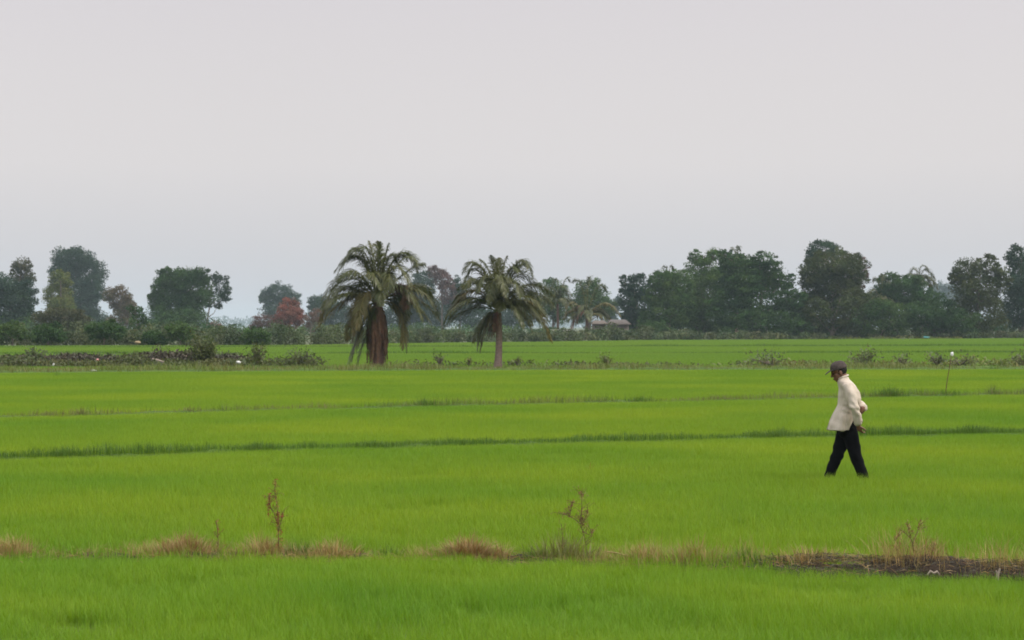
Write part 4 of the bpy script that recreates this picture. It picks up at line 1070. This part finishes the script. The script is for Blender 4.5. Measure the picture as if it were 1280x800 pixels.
# ------------------------------------------------------------------ hedge and far woods
def hedge(name, pts, thick, dens, leaf, mat, label, kind='stuff', seed=0, group=None, cat='undergrowth'):
    """pts: (px, distance, top row). A long uneven thicket."""
    sb = SB()
    px = np.array([p_[0] for p_ in pts], float)
    dd = np.array([p_[1] for p_ in pts], float); tp = np.array([p_[2] for p_ in pts], float)
    n = int((px[-1] - px[0]) * dens)
    nc = int((px[-1] - px[0]) * .55)
    cpx = RNG.uniform(px[0], px[-1], nc)
    cd = np.interp(cpx, px, dd) + RNG.uniform(0, thick, nc)
    top = np.array([PZ(np.interp(a, px, tp), np.interp(a, px, dd)) * (.85 + .45 * mnoise.noise(Vector((a * .035, seed * 3.3, 0))) + .25 * mnoise.noise(Vector((a * .11, seed, 5)))) for a in cpx]) * RNG.uniform(.45, 1.12, nc)
    k = RNG.integers(0, nc, n)
    cw = dd.mean() / F * 3.2
    P = np.stack([(cpx[k] - 640) / F * cd[k] + RNG.normal(0, cw, n), cd[k] + RNG.normal(0, cw, n), np.clip(RNG.uniform(.0, 1, n) ** .75 * top[k], .04, None)], 1)
    ct = tints(nc, .28, .14)
    huge = np.array([1 + .35 * mnoise.noise(Vector((a * .05, 7.7, seed))) for a in cpx])[:, None] * np.ones(3)
    leaves(sb, P, leaf, .5, ct[k] * huge[k] * tints(n, .18, .06))
    return tag(link(name, sb.mesh(name), mat), label, cat, group, kind)


hedge('undergrowth', [(-160, 231, 404), (0, 231, 402), (90, 231, 401), (180, 232, 404), (300, 234, 406), (410, 236, 407), (500, 268, 409), (600, 288, 411), (700, 296, 412)], 10, 60, .23, M['hedge'], 'dark green hedge edging the rice in the left half', seed=1)
hedge('undergrowth', [(690, 300, 411), (728, 312, 406), (765, 322, 403.5), (800, 330, 405), (840, 340, 410), (900, 350, 412), (1000, 358, 413), (1100, 363, 413), (1300, 364, 412), (1460, 364, 412)], 12, 34, .34, M['hedge'], 'dark thicket at the foot of the right-hand grove', seed=2)
hedge('undergrowth', [(255, 480, 400), (300, 490, 398), (345, 480, 401), (420, 470, 404), (560, 470, 404), (700, 460, 406)], 25, 28, .45, M['t_mid'], 'paler green bushes behind the hedge below the far trees', seed=3)
hedge('undergrowth', [(-160, 400, 394), (60, 400, 396), (150, 400, 394), (280, 400, 400)], 20, 26, .4, M['t_dark'], 'shaded bushes filling the foot of the hazy tree group', seed=6)
hedge('undergrowth', [(772, 402, 392), (850, 402, 388), (1000, 404, 388), (1080, 404, 392), (1190, 404, 386), (1460, 404, 386)], 16, 44, .42, M['t_dark'], 'dark growth filling the inside of the grove', seed=7)
hedge('dry_verge', [(760, 352, 419.6), (900, 358, 420), (1000, 360, 419.5), (1130, 361, 419.5), (1200, 361, 420.4)], 3, 5, .22, M['weed_grass'], 'strip of tan dry grass between far rice and grove', seed=4, cat='grass')
hedge('distant_woods', [(-900, 3900, 396), (0, 3900, 397), (280, 3800, 394), (330, 3800, 393), (700, 3900, 396), (1180, 3800, 392), (2200, 3900, 396)], 200, 14, 3.6, M['t_darkblue'], 'pale blue line of far woods on the horizon', seed=5, cat='woods')
gb = 'bushes in the hedge line'
for px, wpx, tpy, d, mt, lab in [(60, 44, 404, 229, 'dark', 'wide dark bush bulging from the hedge below the dome tangle'), (130, 50, 401, 229, 'dark', 'dark bush in the hedge below the russet tree'),
                                 (15, 36, 402, 229, 'mid', 'greyish bush in the hedge at the left edge'), (225, 34, 403, 229, 'mid', 'lighter bush in the hedge below the dense upright tree'),
                                 (192, 30, 412, 229, 'dark', 'very dark bush in the hedge beside the tan mound'), (320, 34, 409, 231, 'mid', 'grey-green bush in the hedge below the red tree'),
                                 (820, 40, 402, 356, 'mid', 'rounded bush right of the hut')]:
    tree(lab, d, px, [(px, tpy + 9, wpx * .5, 10), (px - wpx * .2, tpy + 14, wpx * .35, 9), (px + wpx * .25, tpy + 15, wpx * .35, 9)], mt, leaf=.26, dens=.9, trunk_r=.07, cat='bush', name='bush', group=gb)

# ------------------------------------------------------------------ hut, wall, odds and ends
def box(sb, x0, x1, y0, y1, z0, z1):
    v = np.array([(x0, y0, z0), (x1, y0, z0), (x1, y1, z0), (x0, y1, z0), (x0, y0, z1), (x1, y0, z1), (x1, y1, z1), (x0, y1, z1)])
    f = np.array([(3, 2, 1, 0), (4, 5, 6, 7), (0, 1, 5, 4), (1, 2, 6, 5), (2, 3, 7, 6), (3, 0, 4, 7)]) + sb.n
    sb.V.append(v); sb.F.append(f); sb.T.append(np.ones((8, 3))); sb.n += 8


M['rust'] = rough_mat('rusty_tin', (0.075, 0.058, 0.05), (0.125, 0.108, 0.10), 1.2, .6, .3, stretch=(6, 1, 1))
M['plank'] = rough_mat('weathered_boards', (0.10, 0.085, 0.075), (0.20, 0.17, 0.15), 2, .9, .4, stretch=(6, 6, .5))
M['pale'] = rough_mat('pale_render', (0.42, 0.38, 0.36), (0.55, 0.50, 0.47), 1, .9, .2)
M['dark'] = rough_mat('dark_opening', (0.02, 0.02, 0.02), (0.03, 0.03, 0.03), 2)
M['white'] = rough_mat('white_plastic', (0.70, 0.70, 0.70), (0.82, 0.82, 0.80), 14, .5, .3)
M['pinkpl'] = rough_mat('pink_plastic', (0.65, 0.22, 0.20), (0.75, 0.45, 0.42), 14, .5, .3)
M['tan'] = rough_mat('tan_sand', (0.27, 0.21, 0.12), (0.34, 0.27, 0.17), 3, .95, .5)
M['teal'] = rough_mat('turquoise_sheet', (0.06, 0.22, 0.22), (0.10, 0.30, 0.29), 5, .6, .3)

dh = 338.0
r = empty('hut', (PX(768, dh), dh, 0)); tag(r, 'weathered hut with a low rusty tin roof between palm and grove', 'hut')
x0, x1 = PX(760, dh), PX(786, dh); zt = PZ(404.5, dh)
sb = SB(); box(sb, x0, x1, dh, dh + 4.2, 0, zt); link('wall', sb.mesh('wall'), M['plank'], r)
sb = SB(); box(sb, x0 + 1.0, x0 + 1.8, dh - .012, dh + .03, .05, 1.55); link('door', sb.mesh('door'), M['dark'], r)
sb = SB(); box(sb, x0 + 2.1, x0 + 2.7, dh - .012, dh + .03, .8, 1.45); link('window', sb.mesh('window'), M['dark'], r)


def roof_mesh(xa, xb, ya, yb_, ze, zr, ov=.35):
    sb = SB(); ns = 40; xr = np.linspace(xa - ov, xb + ov, ns)
    ym = (ya + yb_) / 2
    wave = .025 * np.sin(np.arange(ns) * math.pi)
    wave = .03 * (np.arange(ns) % 2)
    prof = [(ya - .5, ze - .12), (ym, zr), (yb_ + .5, ze - .12)]
    hip = [.0, .9, .0]
    S = []
    V = []
    for (yy, zz), hp in zip(prof, hip):
        for i in range(ns):
            xx = (xr[i] - (xa + xb) / 2) * (1 - hp * .45) + (xa + xb) / 2
            V.append((xx, yy, zz + wave[i]))
    V2 = [(a, b, c - .05) for a, b, c in V]
    n_ = len(V); f = []
    for j in range(2):
        for i in range(ns - 1):
            q = (j * ns + i, j * ns + i + 1, (j + 1) * ns + i + 1, (j + 1) * ns + i)
            f.append(q); f.append(tuple(n_ + v for v in q[::-1]))
    for i in range(ns - 1): f.append((i + 1, i, n_ + i, n_ + i + 1)); f.append((2 * ns + i, 2 * ns + i + 1, n_ + 2 * ns + i + 1, n_ + 2 * ns + i))
    for j in range(2):
        f.append((j * ns, (j + 1) * ns, n_ + (j + 1) * ns, n_ + j * ns)); e_ = ns - 1
        f.append((j * ns + e_, n_ + j * ns + e_, n_ + (j + 1) * ns + e_, (j + 1) * ns + e_))
    return mesh_np('roof', V + V2, f)


link('roof', roof_mesh(x0, x1, dh, dh + 4.2, zt, PZ(399.5, dh)), M['rust'], r)
xa, xb = PX(741, dh), PX(758, dh)
r2 = empty('shed', (PX(750, dh), dh + 1, 0)); tag(r2, 'small dark lean-to shed adjoining the rusty roofed hut', 'shed')
sb = SB(); box(sb, xa, xb, dh + 1, dh + 4, 0, PZ(405, dh)); link('wall', sb.mesh('wall'), M['plank'], r2)
link('roof', roof_mesh(xa, xb, dh + 1, dh + 4, PZ(404, dh), PZ(400.5, dh), .25), M['plank'], r2)
sb = SB(); dw = 346; box(sb, PX(690, dw), PX(714, dw), dw, dw + .25, 0, PZ(411.5, dw)); box(sb, PX(713, dw), PX(716, dw), dw - .1, dw + .35, 0, PZ(408.5, dw))
tag(link('garden_wall', sb.mesh('garden_wall'), M['pale']), 'low pale wall with an end post left of the hut', 'wall')


def lump(name, px, py, wpx, hpx, d, mat, label, cat):
    s = d / F; sb = SB()
    c = np.array([PX(px, d), d, PZ(py, d)]); a = 10; b = 14
    V = []
    for i in range(a + 1):
        th = math.pi * i / a
        for j in range(b):
            ph = 2 * math.pi * j / b
            u = Vector((math.sin(th) * math.cos(ph), math.sin(th) * math.sin(ph), math.cos(th)))
            k = 1 + .35 * mnoise.noise(u * 1.7 + Vector((px, py, 0)))
            V.append(c + np.array([u.x * wpx * s / 2 * k, u.y * wpx * s / 2.4 * k, u.z * hpx * s / 2 * k]))
    f = [(i * b + j, (i + 1) * b + j, (i + 1) * b + (j + 1) % b, i * b + (j + 1) % b) for i in range(a) for j in range(b)]
    sb.V.append(np.array(V)); sb.F.append(np.array(f)); sb.T.append(np.ones((len(V), 3))); sb.n += len(V)
    return tag(link(name, sb.mesh(name, True), mat), label, cat)


lump('plastic_bag', 117, 464, 8, 4, 97, M['white'], 'crumpled white plastic bag at the rice edge', 'litter')
lump('plastic_bag', 298, 453, 6, 4, 106, M['white'], 'small white plastic bag at the end of the brush heap', 'litter')
lump('plastic_scrap', 122, 450, 3.4, 3.4, 108.5, M['pinkpl'], 'tiny pink plastic scrap in the brush heap', 'litter')
lump('plastic_scrap', 67, 456, 3.0, 3.6, 106.5, M['white'], 'tiny pale scrap low in the green weeds', 'litter')
lump('sand_mound', 172, 428.2, 8, 3.6, 228, M['tan'], 'small tan sand mound at the foot of the hedge', 'mound')
lump('tarp', 1158, 421.6, 8, 2.2, 357, M['teal'], 'small turquoise sheet lying before the grove', 'tarp')
d = 107.5; sb = SB()
sb.tube([(PX(190, d), d, PZ(449, d)), (PX(197, d), d - .1, PZ(450.5, d)), (PX(205, d), d - .1, PZ(453, d))], [.05, .07, .06], 8)
tag(link('log', sb.mesh('log', True), M['palebark']), 'short grey log lying in the brush heap', 'log')

# leaning stick with a bag on its end
xs_, ys_ = bank_at(2, 1181); s = ys_ / F
r = empty('marker_stick', (xs_, ys_, 0)); tag(r, 'thin leaning stick with a white bag tied on its tip', 'stick')
sb = SB(); sb.tube([(xs_, ys_, .0), (xs_ + .06, ys_, .5), (PX(1189.5, ys_), ys_, PZ(444, ys_))], [.014, .012, .009], 7)
link('pole', sb.mesh('pole', True), M['stem'], r)
o = lump('bag', 1190, 442.5, 4, 5.2, ys_, M['white'], None, None)
o.parent = r; o.location = -Vector(r.location)
